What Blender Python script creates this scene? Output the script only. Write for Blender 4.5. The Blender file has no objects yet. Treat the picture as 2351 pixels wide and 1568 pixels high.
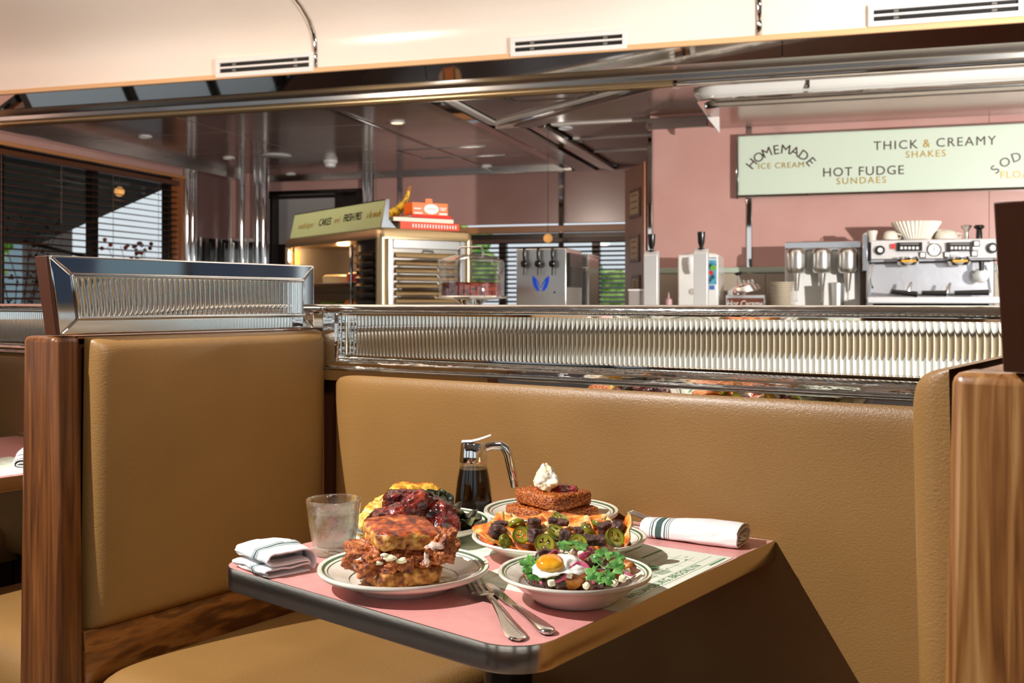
import bpy, bmesh, math, random
from math import sin, cos, pi, radians, sqrt, atan2
from mathutils import Vector, Matrix, Euler, noise

# ------------------------------------------------------------------ camera, world, lights
SC = bpy.context.scene
COL = SC.collection
CAMZ = 1.11
FPX = 2400.0                       # focal length in pixels of the 2351 x 1568 frame
HOR = 693.0                        # horizon row
cam = bpy.data.cameras.new('camera'); camo = bpy.data.objects.new('camera', cam); COL.objects.link(camo)
cam.sensor_width = 36.0; cam.lens = 36.0 * FPX / 2351.0
cam.shift_y = -(784.0 - HOR) / 2351.0
cam.clip_start = 0.05; cam.clip_end = 200
camo.location = (0, 0, CAMZ); camo.rotation_euler = (pi / 2, 0, 0)
cam.dof.use_dof = True; cam.dof.focus_distance = 1.42; cam.dof.aperture_fstop = 11.0
SC.camera = camo

world = bpy.data.worlds.new('world'); SC.world = world; world.use_nodes = True
_n = world.node_tree.nodes; _l = world.node_tree.links
_bg = _n['Background']
_sky = _n.new('ShaderNodeTexSky'); _sky.sky_type = 'PREETHAM'; _sky.turbidity = 4.0
_sky.sun_direction = Vector((-0.5, -0.5, 0.75)).normalized()
_mx = _n.new('ShaderNodeMix'); _mx.data_type = 'RGBA'; _mx.inputs[0].default_value = 0.75
_l.new(_sky.outputs[0], _mx.inputs[6]); _mx.inputs[7].default_value = (0.86, 0.93, 1.0, 1)
_l.new(_mx.outputs[2], _bg.inputs[0]); _bg.inputs[1].default_value = 1.0

def lamp(kind, name, loc, energy, color, radius, target=None, **kw):
    d = bpy.data.lights.new(name, kind); o = bpy.data.objects.new(name, d); COL.objects.link(o)
    d.energy = energy; d.color = color; d.shadow_soft_size = radius
    for k, v in kw.items(): setattr(d, k, v)
    o.location = loc
    if target is not None:
        o.rotation_euler = (Vector(target) - Vector(loc)).to_track_quat('-Z', 'Y').to_euler()
    return o
lamp('SPOT', 'strobe_lamp', (-1.7, 0.9, 2.65), 430, (1.0, 0.97, 0.93), 0.010, (0.1, 1.4, 0.72), spot_size=radians(74), spot_blend=0.25)
lamp('SPOT', 'flash_lamp', (2.55, 1.55, 1.45), 590, (1.0, 0.96, 0.91), 0.03, (0.5, 5.6, 1.75), spot_size=radians(120), spot_blend=0.5)

lamp('POINT', 'ceiling_fill', tuple((-0.42, 6.95, 1.45)), 8, (1.0, 0.93, 0.86), 0.12)  # unseen point light added to brighten the mauve ceiling and far wall

lamp('SPOT', 'backrest_fill', (0.08, 0.62, 2.05), 62, (1.0, 0.93, 0.82), 0.16, (-0.56, 1.92, 0.98), spot_size=radians(46), spot_blend=1.0)  # added spot, stands in for light bounced onto the left backrest
lamp('SPOT', 'vault_fill', (-2.05, 3.3, 2.0), 120, (1.0, 0.84, 0.71), 0.15, (-1.85, 3.95, 2.9), spot_size=radians(160), spot_blend=0.4)  # unseen warm spot added to brighten the left of the vault

SC.view_settings.view_transform = 'Standard'; SC.view_settings.look = 'None'
SC.view_settings.exposure = 0.0; SC.view_settings.gamma = 1.0; SC.view_settings.use_curve_mapping = False
cy = SC.cycles
cy.max_bounces = 10; cy.transmission_bounces = 10; cy.glossy_bounces = 6; cy.diffuse_bounces = 4; cy.transparent_max_bounces = 12
cy.sample_clamp_indirect = 4.0; cy.caustics_reflective = False; cy.caustics_refractive = False; cy.blur_glossy = 0.3

# ------------------------------------------------------------------ frames of reference
DA = radians(17.0)                 # the diner's back wall, counter, soffit
PA = radians(35.5)                 # the booths and their partition
def frame(a, u, v, z=0.0): return Vector((u * cos(a) + v * sin(a), -u * sin(a) + v * cos(a), z))
def D(u, v, z=0.0): return frame(DA, u, v, z)
def P(w, n, z=0.0): return frame(PA, w, n, z)
def unframe(a, p): return (p[0] * cos(a) - p[1] * sin(a), p[0] * sin(a) + p[1] * cos(a))
def ground(px, py, z):             # where a sight line meets the level z (used to survey positions)
    Y = FPX * (CAMZ - z) / (py - HOR); return Vector(((px - 1175.5) / FPX * Y, Y, z))
def along(a, px, v):               # u coordinate at depth v on sight line px
    r = (px - 1175.5) / FPX; return v * (r * cos(a) - sin(a)) / (cos(a) + r * sin(a))
def du(px, v): return along(DA, px, v)
def dz(px, py, v):                 # height at depth v
    u = du(px, v); Y = D(u, v).y; return CAMZ + (HOR - py) / FPX * Y
def dep(px, w):                    # depth n at offset w in the booth frame
    r = (px - 1175.5) / FPX; return w * (cos(PA) + r * sin(PA)) / (r * cos(PA) - sin(PA))
RD = -DA; RP = -PA

# ------------------------------------------------------------------ materials
def lin(c):
    c = c / 255.0
    return c / 12.92 if c <= 0.04045 else ((c + 0.055) / 1.055) ** 2.4
def S(r, g, b): return (lin(r), lin(g), lin(b), 1.0)
MATS = {}
def mat(name, col, rough=0.5, metal=0.0, ior=None, trans=0.0, coat=0.0, sheen=0.0, ramp=None, scale=20, detail=4, stretch=(1, 1, 1),
        bump=0.0, bscale=200, bdist=0.001, sss=0.0, emit=None, estr=0.0, kind='noise', top=None, spec=None, coatrough=0.05, distort=0.0):
    if name in MATS: return MATS[name]
    m = bpy.data.materials.new(name); m.use_nodes = True; MATS[name] = m
    nt = m.node_tree; N = nt.nodes; L = nt.links; b = N['Principled BSDF']
    b.inputs['Base Color'].default_value = col; b.inputs['Roughness'].default_value = rough; b.inputs['Metallic'].default_value = metal
    if ior: b.inputs['IOR'].default_value = ior
    b.inputs['Transmission Weight'].default_value = trans
    b.inputs['Coat Weight'].default_value = coat; b.inputs['Coat Roughness'].default_value = coatrough
    b.inputs['Sheen Weight'].default_value = sheen
    if spec is not None: b.inputs['Specular IOR Level'].default_value = spec
    if sss: b.inputs['Subsurface Weight'].default_value = sss; b.inputs['Subsurface Radius'].default_value = (0.01, 0.006, 0.003); b.inputs['Subsurface Scale'].default_value = 0.4
    if emit: b.inputs['Emission Color'].default_value = emit; b.inputs['Emission Strength'].default_value = estr
    if ramp or bump or top:
        tc = N.new('ShaderNodeTexCoord'); mp = N.new('ShaderNodeMapping'); L.new(tc.outputs['Object'], mp.inputs[0]); mp.inputs['Scale'].default_value = stretch
    out = None
    if ramp:
        if kind == 'wave':
            t = N.new('ShaderNodeTexWave'); t.inputs['Scale'].default_value = scale; t.inputs['Distortion'].default_value = distort or 6.0
            t.inputs['Detail'].default_value = detail; t.inputs['Detail Scale'].default_value = 1.5; fo = t.outputs['Fac']
        elif kind == 'voronoi':
            t = N.new('ShaderNodeTexVoronoi'); t.inputs['Scale'].default_value = scale; fo = t.outputs['Distance']
        else:
            t = N.new('ShaderNodeTexNoise'); t.inputs['Scale'].default_value = scale; t.inputs['Detail'].default_value = detail
            t.inputs['Distortion'].default_value = distort; fo = t.outputs['Fac']
        L.new(mp.outputs[0], t.inputs['Vector'])
        r = N.new('ShaderNodeValToRGB'); L.new(fo, r.inputs[0]); e = r.color_ramp.elements
        while len(e) < len(ramp): e.new(0.5)
        for i, (p, c) in enumerate(ramp): e[i].position = 0.5 + (p - 0.5) * 0.6 if kind == 'noise' else p; e[i].color = c
        out = r.outputs[0]; L.new(out, b.inputs['Base Color'])
    if top:                            # crust on the upward faces: (ramp, threshold low, high)
        tr, lo, hi = top
        t2 = N.new('ShaderNodeTexNoise'); t2.inputs['Scale'].default_value = scale * 0.8; t2.inputs['Detail'].default_value = 3; L.new(mp.outputs[0], t2.inputs['Vector'])
        r2 = N.new('ShaderNodeValToRGB'); L.new(t2.outputs['Fac'], r2.inputs[0]); e = r2.color_ramp.elements
        while len(e) < len(tr): e.new(0.5)
        for i, (p, c) in enumerate(tr): e[i].position = 0.5 + (p - 0.5) * 0.6; e[i].color = c
        sx = N.new('ShaderNodeSeparateXYZ'); L.new(tc.outputs['Normal'], sx.inputs[0])
        mr = N.new('ShaderNodeMapRange'); L.new(sx.outputs[2], mr.inputs[0]); mr.inputs[1].default_value = lo; mr.inputs[2].default_value = hi
        mx = N.new('ShaderNodeMix'); mx.data_type = 'RGBA'; L.new(mr.outputs[0], mx.inputs[0])
        if out: L.new(out, mx.inputs[6])
        else: mx.inputs[6].default_value = col
        L.new(r2.outputs[0], mx.inputs[7]); L.new(mx.outputs[2], b.inputs['Base Color'])
        rr = N.new('ShaderNodeMapRange'); L.new(mr.outputs[0], rr.inputs[0]); rr.inputs[3].default_value = rough; rr.inputs[4].default_value = 0.22
        L.new(rr.outputs[0], b.inputs['Roughness'])
    if bump:
        tb = N.new('ShaderNodeTexNoise'); tb.inputs['Scale'].default_value = bscale; tb.inputs['Detail'].default_value = 4; L.new(mp.outputs[0], tb.inputs['Vector'])
        bp = N.new('ShaderNodeBump'); bp.inputs['Strength'].default_value = bump; bp.inputs['Distance'].default_value = bdist
        L.new(tb.outputs['Fac'], bp.inputs['Height']); L.new(bp.outputs[0], b.inputs['Normal'])
    return m

def thin_glass(name, tint=(1, 1, 1, 1), rough=0.0, refr=0.0, bump=0.0, bscale=100, bdist=0.002, ior=1.45, boost=1.0, mist=0.0):
    """sheet glass: straight transmission plus Fresnel reflection; refr mixes in true refraction"""
    m = bpy.data.materials.new(name); m.use_nodes = True; MATS[name] = m
    N = m.node_tree.nodes; L = m.node_tree.links; N.remove(N['Principled BSDF']); out = N['Material Output']
    tr = N.new('ShaderNodeBsdfTransparent'); tr.inputs[0].default_value = tint
    gs = N.new('ShaderNodeBsdfGlossy'); gs.inputs['Roughness'].default_value = rough; gs.inputs[0].default_value = (1, 1, 1, 1)
    fr_ = N.new('ShaderNodeFresnel'); ge = N.new('ShaderNodeNewGeometry'); mr = N.new('ShaderNodeMapRange'); L.new(ge.outputs['Backfacing'], mr.inputs[0])
    mr.inputs[3].default_value = ior; mr.inputs[4].default_value = 1.0 / ior; L.new(mr.outputs[0], fr_.inputs[0])
    mu = N.new('ShaderNodeMath'); mu.operation = 'MULTIPLY'; mu.inputs[1].default_value = boost; mu.use_clamp = True; L.new(fr_.outputs[0], mu.inputs[0])
    mx = N.new('ShaderNodeMixShader'); L.new(mu.outputs[0], mx.inputs[0]); L.new(tr.outputs[0], mx.inputs[1]); L.new(gs.outputs[0], mx.inputs[2]); last = mx
    rf = None
    if mist:
        df = N.new('ShaderNodeBsdfDiffuse'); df.inputs[0].default_value = (0.95, 0.96, 0.95, 1); m3 = N.new('ShaderNodeMixShader'); m3.inputs[0].default_value = mist
        L.new(mx.outputs[0], m3.inputs[1]); L.new(df.outputs[0], m3.inputs[2]); mx = m3; last = m3
    if refr:
        rf = N.new('ShaderNodeBsdfGlass'); rf.inputs['IOR'].default_value = ior; rf.inputs['Roughness'].default_value = rough; rf.inputs[0].default_value = tint
        m2 = N.new('ShaderNodeMixShader'); m2.inputs[0].default_value = refr; L.new(mx.outputs[0], m2.inputs[1]); L.new(rf.outputs[0], m2.inputs[2]); last = m2
    if bump:
        tc = N.new('ShaderNodeTexCoord'); tb = N.new('ShaderNodeTexNoise'); tb.inputs['Scale'].default_value = bscale; L.new(tc.outputs['Object'], tb.inputs['Vector'])
        bp = N.new('ShaderNodeBump'); bp.inputs['Strength'].default_value = bump; bp.inputs['Distance'].default_value = bdist; L.new(tb.outputs['Fac'], bp.inputs['Height'])
        L.new(bp.outputs[0], gs.inputs['Normal']); L.new(bp.outputs[0], fr_.inputs['Normal'])
        if rf: L.new(bp.outputs[0], rf.inputs['Normal'])
    L.new(last.outputs[0], out.inputs[0]); return m

def leather(name, c1, c2):
    m = mat(name, c1, rough=0.42, ramp=[(0.35, c2), (0.65, c1)], scale=3, detail=2, coat=0.12, coatrough=0.3)
    nt = m.node_tree; N = nt.nodes; L = nt.links
    tc = [n for n in N if n.type == 'TEX_COORD'][0]
    mp = N.new('ShaderNodeMapping'); mp.inputs['Scale'].default_value = (1, 1, 1.5); L.new(tc.outputs['Object'], mp.inputs[0])
    wn = N.new('ShaderNodeTexNoise'); wn.inputs['Scale'].default_value = 170; L.new(mp.outputs[0], wn.inputs['Vector'])
    vm = N.new('ShaderNodeMix'); vm.data_type = 'RGBA'; vm.inputs[0].default_value = 0.012; L.new(mp.outputs[0], vm.inputs[6]); L.new(wn.outputs['Color'], vm.inputs[7])
    vo = N.new('ShaderNodeTexVoronoi'); vo.inputs['Scale'].default_value = 250; L.new(vm.outputs[2], vo.inputs['Vector'])
    bp = N.new('ShaderNodeBump'); bp.inputs['Strength'].default_value = 0.30; bp.inputs['Distance'].default_value = 0.0012; bp.invert = True
    L.new(vo.outputs['Distance'], bp.inputs['Height']); L.new(bp.outputs[0], N['Principled BSDF'].inputs['Normal'])
    return m

CHROME = mat('chrome', (0.86, 0.86, 0.85, 1), rough=0.05, metal=1)
CHROMEW = mat('rolled_chrome', (0.82, 0.81, 0.79, 1), rough=0.07, metal=1, bump=0.25, bscale=9, bdist=0.01, stretch=(1, 1, 4))
DCHROME = mat('dull_chrome', (0.62, 0.60, 0.57, 1), rough=0.2, metal=1)
MIRROR = mat('mirror_steel', (0.80, 0.78, 0.75, 1), rough=0.03, metal=1)
BAND = mat('aluminium_band', (0.68, 0.59, 0.49, 1), rough=0.2, metal=1, bump=0.06, bscale=60, bdist=0.001, stretch=(1, 1, 6))
STEEL = mat('brushed_steel', (0.66, 0.65, 0.62, 1), rough=0.28, metal=1, bump=0.1, bscale=80, bdist=0.001, stretch=(1, 1, 12))
BRIGHTSTEEL = mat('bright_steel', (0.78, 0.78, 0.79, 1), rough=0.16, metal=1, bump=0.1, bscale=12, bdist=0.004)
PANELSTEEL = mat('panel_steel', (0.86, 0.86, 0.88, 1), rough=0.24, metal=0.4, bump=0.08, bscale=12, bdist=0.004)
CHAMPAGNE = mat('champagne_metal', S(196, 172, 132), rough=0.3, metal=0.9)
GLASS = thin_glass('clear_glass', (0.97, 0.98, 0.97, 1), 0.0, 0.15)
PANE = thin_glass('window_pane', (0.97, 0.99, 0.98, 1), 0.0, ior=1.2)
REED = mat('reeded_glass', (0.93, 0.98, 0.95, 1), rough=0.03, trans=1, ior=1.48)
TUMBLER = thin_glass('tumbler_glass', (0.97, 0.98, 0.97, 1), 0.02, 0.35, 0.7, 150, 0.002, 1.45, 1.6, 0.008)
DOME = thin_glass('dome_plastic', (0.97, 0.97, 0.97, 1), 0.02, ior=1.5, boost=1.5)
WATER = thin_glass('water', (0.98, 0.99, 1, 1), 0.0, 0.35, 0.4, 60, 0.002, 1.33)
TAN = leather('tan_vinyl', S(146, 108, 59), S(137, 100, 53))
TANSEAT = leather('tan_seat_vinyl', S(146, 109, 61), S(137, 101, 55))
OAK = mat('oak', S(120, 72, 30), rough=0.38, scale=3.2, detail=7, distort=0.6, stretch=(26, 26, 1.4),
          ramp=[(0.1, S(50, 24, 8)), (0.4, S(88, 48, 17)), (0.65, S(110, 63, 25)), (0.95, S(136, 84, 40))], bump=0.1, bscale=60, bdist=0.001, coat=0.25, coatrough=0.12)
OAKX = mat('oak_rail', S(120, 72, 30), rough=0.3, kind='wave', scale=2.0, detail=4, distort=9, stretch=(14, 1.6, 7),
           ramp=[(0.0, S(84, 44, 14)), (0.4, S(132, 78, 30)), (0.8, S(150, 94, 42)), (1.0, S(96, 54, 20))], coat=0.5, coatrough=0.12)
OAKP = mat('oak_pale', S(140, 90, 44), rough=0.34, scale=2.2, detail=8, distort=1.6, stretch=(34, 34, 1.3),
           ramp=[(0.1, S(86, 46, 16)), (0.45, S(140, 90, 44)), (0.7, S(172, 124, 72)), (0.95, S(190, 146, 92))], coat=0.6, coatrough=0.1)
WOODEDGE = mat('wood_edge', S(168, 98, 50), rough=0.3, coat=0.4)
DARKEDGE = mat('dark_wood_edge', S(74, 40, 24), rough=0.35)
PINKTOP = mat('pink_laminate', S(218, 152, 147), rough=0.38, ramp=[(0.3, S(215, 149, 144)), (0.7, S(221, 155, 150))], scale=60, coat=0.15, coatrough=0.2)
PINKWALL = mat('pink_wall_laminate', S(208, 162, 153), rough=0.2, ramp=[(0.3, S(205, 158, 149)), (0.7, S(211, 166, 157))], scale=3)
CEIL = mat('mauve_ceiling_laminate', S(158, 132, 122), rough=0.14, ramp=[(0.3, S(152, 127, 117)), (0.7, S(162, 137, 127))], scale=2)
CREAM = mat('cream_panel', S(246, 236, 225), rough=0.22, ramp=[(0.3, S(245, 234, 222)), (0.7, S(248, 239, 229))], scale=1.2)
ORANGEC = mat('cream_edge', S(232, 186, 138), rough=0.4)
WHITEP = mat('white_paint', S(240, 238, 236), rough=0.35)
WHITEGL = mat('white_enamel', S(242, 241, 236), rough=0.18)
BLACKP = mat('black_plastic', S(22, 20, 19), rough=0.25)
DARKMET = mat('dark_metal', S(48, 42, 38), rough=0.3, metal=0.7)
BLACKVOID = mat('black_slot', S(14, 12, 12), rough=0.6)
MINT = mat('mint_board', S(212, 230, 212), rough=0.38)
PALEGREEN = mat('pale_green_board', S(190, 204, 150), rough=0.3)
TXTBROWN = mat('brown_lettering', S(72, 44, 40), rough=0.4)
TXTGOLD = mat('gold_lettering', S(186, 150, 52), rough=0.35, metal=0.3)
TXTBLACK = mat('black_lettering', S(28, 26, 24), rough=0.4)
TXTWHITE = mat('white_lettering', S(245, 242, 238), rough=0.4)
GREY = mat('grey_plastic', S(120, 118, 114), rough=0.4)
TILE = mat('beige_tile', S(190, 176, 156), rough=0.2)
FLOOR = mat('floor_tile', S(92, 74, 62), rough=0.4, ramp=[(0.4, S(84, 66, 56)), (0.6, S(104, 86, 72))], scale=1.5)
ROOMWALL = mat('brown_wall_panel', S(84, 58, 46), rough=0.3)

# ------------------------------------------------------------------ mesh building
class MB:
    def __init__(s): s.v = []; s.f = []; s.mi = []; s.cur = 0
    def add(s, vs, fs, M=None):
        o = len(s.v)
        s.v += [tuple(M @ Vector(p)) if M is not None else tuple(p) for p in vs]
        for f in fs: s.f.append([i + o for i in f]); s.mi.append(s.cur)
        return s
    def box(s, x0, x1, y0, y1, z0, z1, M=None):
        return s.add([(x0, y0, z0), (x1, y0, z0), (x1, y1, z0), (x0, y1, z0), (x0, y0, z1), (x1, y0, z1), (x1, y1, z1), (x0, y1, z1)],
                     [(0, 3, 2, 1), (4, 5, 6, 7), (0, 1, 5, 4), (1, 2, 6, 5), (2, 3, 7, 6), (3, 0, 4, 7)], M)
    def prism(s, poly, z0, z1, M=None):
        n = len(poly)
        return s.add([(x, y, z0) for x, y in poly] + [(x, y, z1) for x, y in poly],
                     [tuple(range(n - 1, -1, -1)), tuple(range(n, 2 * n))] + [(i, (i + 1) % n, n + (i + 1) % n, n + i) for i in range(n)], M)
    def lathe(s, prof, seg=48, M=None, a0=0.0, a1=2 * pi):
        full = abs(a1 - a0 - 2 * pi) < 1e-6; k = seg if full else seg + 1
        vs = []; fs = []; rows = []
        for (r, z) in prof:
            if r < 1e-7: rows.append([len(vs)]); vs.append((0, 0, z))
            else:
                rows.append(list(range(len(vs), len(vs) + k)))
                vs += [(r * cos(a0 + (a1 - a0) * i / seg), r * sin(a0 + (a1 - a0) * i / seg), z) for i in range(k)]
        for A, B in zip(rows[:-1], rows[1:]):
            for i in range(seg):
                j = (i + 1) % k if full else i + 1
                if len(A) == 1 and len(B) == 1: continue
                if len(A) == 1: fs.append((A[0], B[j], B[i]))
                elif len(B) == 1: fs.append((A[i], A[j], B[0]))
                else: fs.append((A[i], A[j], B[j], B[i]))
        return s.add(vs, fs, M)
    def loft(s, rings, closed=True, cap=True, M=None):
        n = len(rings[0]); vs = [p for r in rings for p in r]; fs = []
        for a in range(len(rings) - 1):
            for i in range(n if closed else n - 1):
                j = (i + 1) % n
                fs.append((a * n + i, a * n + j, (a + 1) * n + j, (a + 1) * n + i))
        if cap and closed:
            fs.append(tuple(range(n - 1, -1, -1))); fs.append(tuple((len(rings) - 1) * n + i for i in range(n)))
        return s.add(vs, fs, M)
    def tube(s, path, r, seg=10, M=None, flat=1.0, up=(0, 0, 1)):
        pts = [Vector(p) for p in path]; rings = []
        for i, p in enumerate(pts):
            t = (pts[min(i + 1, len(pts) - 1)] - pts[max(i - 1, 0)]).normalized()
            a = Vector(up).cross(t)
            if a.length < 1e-4: a = Vector((1, 0, 0)).cross(t)
            if a.length < 1e-4: a = Vector((0, 1, 0)).cross(t)
            a.normalize(); b = t.cross(a)
            rr = r[i] if isinstance(r, (list, tuple)) else r
            rings.append([tuple(p + a * (rr * cos(2 * pi * k / seg)) + b * (rr * flat * sin(2 * pi * k / seg))) for k in range(seg)])
        return s.loft(rings, M=M)
    def grid(s, nx, ny, fn, M=None):
        vs = [fn(i / nx, j / ny) for j in range(ny + 1) for i in range(nx + 1)]
        return s.add(vs, [(j * (nx + 1) + i, j * (nx + 1) + i + 1, (j + 1) * (nx + 1) + i + 1, (j + 1) * (nx + 1) + i) for j in range(ny) for i in range(nx)], M)
    def build(s, name, mats, parent=None, loc=None, rot=None, smooth=40, bevel=0, bseg=2, solid=0, sub=0):
        me = bpy.data.meshes.new(name); me.from_pydata(s.v, [], s.f)
        for m in (mats if isinstance(mats, (list, tuple)) else [mats]): me.materials.append(m)
        if any(s.mi): me.polygons.foreach_set('material_index', s.mi)
        me.update()
        if smooth:
            me.polygons.foreach_set('use_smooth', [True] * len(me.polygons))
            if smooth < 180: me.set_sharp_from_angle(angle=radians(smooth))
        o = bpy.data.objects.new(name, me); COL.objects.link(o)
        if parent is not None: o.parent = parent
        if loc is not None: o.location = loc
        if rot is not None: o.rotation_euler = (0, 0, rot) if isinstance(rot, (int, float)) else rot
        if solid: md = o.modifiers.new('thick', 'SOLIDIFY'); md.thickness = solid; md.offset = 0
        if bevel: md = o.modifiers.new('bevel', 'BEVEL'); md.width = bevel; md.segments = bseg; md.limit_method = 'ANGLE'; md.angle_limit = radians(35)
        if sub: md = o.modifiers.new('sub', 'SUBSURF'); md.levels = sub; md.render_levels = sub
        return o
def tag(o, label, cat, group=None):
    o['label'] = label; o['category'] = cat
    if group: o['group'] = group
    return o
def struct(o): o['kind'] = 'structure'; return o
def thing(name, label, cat, loc=(0, 0, 0), rot=0.0, group=None):
    o = bpy.data.objects.new(name, None); COL.objects.link(o); o.empty_display_size = 0.05
    o.location = loc; o.rotation_euler = (0, 0, rot) if isinstance(rot, (int, float)) else rot
    return tag(o, label, cat, group)
def dup(root, loc, rot, label=None):
    r = root.copy(); COL.objects.link(r); r.location = loc; r.rotation_euler = (0, 0, rot) if isinstance(rot, (int, float)) else rot
    if label: r['label'] = label
    for ch in list(root.children):
        c = ch.copy(); COL.objects.link(c); c.parent = r
        for g in list(ch.children):
            d = g.copy(); COL.objects.link(d); d.parent = c
    return r
def link_copy(o, parent, loc=None, rot=None):
    c = o.copy(); COL.objects.link(c); c.parent = parent
    if loc is not None: c.location = loc
    if rot is not None: c.rotation_euler = rot
    return c
ICO = {}
def ico(sub):
    if sub not in ICO:
        bm = bmesh.new(); bmesh.ops.create_icosphere(bm, subdivisions=sub, radius=1.0)
        bm.verts.ensure_lookup_table()
        ICO[sub] = ([v.co.normalized().copy() for v in bm.verts], [tuple(v.index for v in f.verts) for f in bm.faces]); bm.free()
    return ICO[sub]
def fbm(p, oct_=3):
    a = 1.0; t = 0.0; q = Vector(p)
    for _ in range(oct_): t += a * noise.noise(q); q = q * 2.1; a *= 0.5
    return t
def blob(rx, ry, rz, p=2.0, amp=0.0, freq=50, seed=0, sub=4, octv=3, fn=None, flat=None):
    vs, fs = ico(sub); out = []; off = Vector((seed * 7.31, seed * 3.17, seed * 5.77))
    for d in vs:
        r = (abs(d.x) ** p + abs(d.y) ** p + abs(d.z) ** p) ** (-1.0 / p)
        q = Vector((d.x * r * rx, d.y * r * ry, d.z * r * rz))
        if amp: q += d * (amp * fbm(q * freq + off, octv))
        if flat is not None and q.z < flat: q.z = flat
        if fn: q = Vector(fn(q))
        out.append(tuple(q))
    return MB().add(out, fs)
def pad(W, H, T, p=10.0, nx=28, ny=28, sag=0.0):
    """an upholstered pad: face in the XZ plane bulging towards -Y"""
    def fn(a, b):
        # cluster the lines at the borders so the rolled edge is round
        x = -cos(a * pi); y = -cos(b * pi)
        e = max(0.0, (1 - abs(x) ** p)) * max(0.0, (1 - abs(y) ** p))
        return (x * W / 2, -T * e ** 0.42 + sag * sin(a * 7) * e, y * H / 2)
    return MB().grid(nx, ny, fn)
def text(name, body, size, material, parent, loc, rot, align='CENTER', extrude=0.0004, xs=1.0, shear=0.0, spacing=1.0):
    cu = bpy.data.curves.new(name, 'FONT'); cu.body = body; cu.size = size; cu.align_x = align; cu.align_y = 'CENTER'; cu.extrude = extrude
    cu.shear = shear; cu.space_character = spacing; cu.resolution_u = 3
    tmp = bpy.data.objects.new('tmp', cu); me = bpy.data.meshes.new_from_object(tmp); bpy.data.objects.remove(tmp)
    me.materials.clear(); me.materials.append(material)
    if xs != 1.0:
        for v in me.vertices: v.co.x *= xs
    o = bpy.data.objects.new(name, me); COL.objects.link(o); o.parent = parent; o.location = loc; o.rotation_euler = rot
    return o
def arc_text(name, body, size, material, parent, loc, rot, radius, span, extrude=0.0004):
    parts = MB(); n = len(body)
    for i, ch in enumerate(body):
        cu = bpy.data.curves.new('c', 'FONT'); cu.body = ch; cu.size = size; cu.align_x = 'CENTER'; cu.align_y = 'CENTER'; cu.extrude = extrude; cu.resolution_u = 3
        t = bpy.data.objects.new('c', cu); me = bpy.data.meshes.new_from_object(t); bpy.data.objects.remove(t)
        a = span * (0.5 - i / (n - 1))
        M = Matrix.Translation((-radius * sin(a), radius * cos(a) - radius, 0)) @ Matrix.Rotation(a, 4, 'Z')
        parts.add([tuple(v.co) for v in me.vertices], [tuple(p.vertices) for p in me.polygons], M)
    return parts.build(name, material, parent, loc, rot, smooth=0)
random.seed(7)

# ================================================================== the room (diner frame: u right, v away, z up)
V_WALL = 5.90; V_FAR = 8.05; U_WIN = -4.77; Z_CEIL = 2.17
def dbuild(mb, name, m, parent=None, **k):
    return mb.build(name, m, parent, rot=RD if parent is None else None, **k)
struct(dbuild(MB().box(U_WIN - 0.1, 4.2, -2.6, V_FAR + 0.1, -0.1, 0.0), 'floor', FLOOR, smooth=0))

# --- lower ceiling over the counter, panel by panel with recessed joints
ceil = struct(dbuild(MB().box(U_WIN - 0.1, 2.9, 5.0, V_FAR + 0.1, Z_CEIL + 0.008, Z_CEIL + 0.08), 'ceiling', DARKMET, smooth=0))
us = [U_WIN, -3.6, -2.62, -1.98]; vs_ = [5.0, 5.72, 6.5, 7.25, V_FAR]
for i in range(len(us) - 1):
    for j in range(len(vs_) - 1):
        MB().box(us[i] + 0.006, us[i + 1] - 0.006, vs_[j] + 0.004, vs_[j + 1] - 0.004, Z_CEIL, Z_CEIL + 0.01).build('ceiling_panel', CEIL, ceil, bevel=0.002)
for j in range(4):
    MB().box(-1.60, -0.95, [5.905, 6.05, 6.6, 7.2][j], [6.04, 6.59, 7.19, 8.05][j], Z_CEIL, Z_CEIL + 0.01).build('ceiling_panel', CEIL, ceil, bevel=0.002)
MB().prism([(-1.87, 5.02), (-0.95, 5.02), (-1.87, 5.82)], Z_CEIL, Z_CEIL + 0.01).build('ceiling_panel', CEIL, ceil, bevel=0.002)
MB().prism([(-0.70, 5.02), (2.6, 5.02), (2.6, V_WALL), (-0.95, V_WALL), (-1.55, 5.9)], Z_CEIL, Z_CEIL + 0.01).build('ceiling_panel', CEIL, ceil, bevel=0.002)
# chrome and cream cover strips
def strip(a, b, w, m, z0=0.0, t=0.018, name='ceiling_strip'):
    a = Vector((a[0], a[1], 0)); b = Vector((b[0], b[1], 0)); d = (b - a).normalized(); s = Vector((-d.y, d.x, 0)) * (w / 2)
    q = [a - s, b - s, b + s, a + s]
    return MB().prism([(p.x, p.y) for p in q], Z_CEIL - t + z0, Z_CEIL + 0.004 + z0).build(name, m, ceil, bevel=0.003)
strip((-1.98, 5.0), (-1.98, 8.05), 0.07, MIRROR); strip((-1.915, 5.02), (-1.915, 5.86), 0.05, CREAM, t=0.012)
strip((-0.92, 5.05), (-1.93, 5.90), 0.05, CREAM, t=0.012); strip((-0.84, 5.05), (-1.88, 5.94), 0.06, MIRROR)
strip((-0.74, 5.05), (-1.74, 5.93), 0.10, CEIL, t=0.03); strip((-0.665, 5.05), (-1.66, 5.95), 0.05, CREAM, t=0.014)
strip((-1.84, 5.92), (-1.84, 8.05), 0.15, CEIL, t=0.03); strip((-1.70, 5.95), (-1.70, 8.05), 0.06, MIRROR, t=0.02); strip((-1.64, 5.95), (-1.64, 8.05), 0.05, DCHROME, t=0.03)
strip((-2.62, 5.0), (-2.62, 8.05), 0.02, DCHROME, t=0.008)
for v in (6.045, 6.595, 7.195): strip((-1.60, v), (-0.95, v), 0.05, CREAM, t=0.01)
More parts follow.
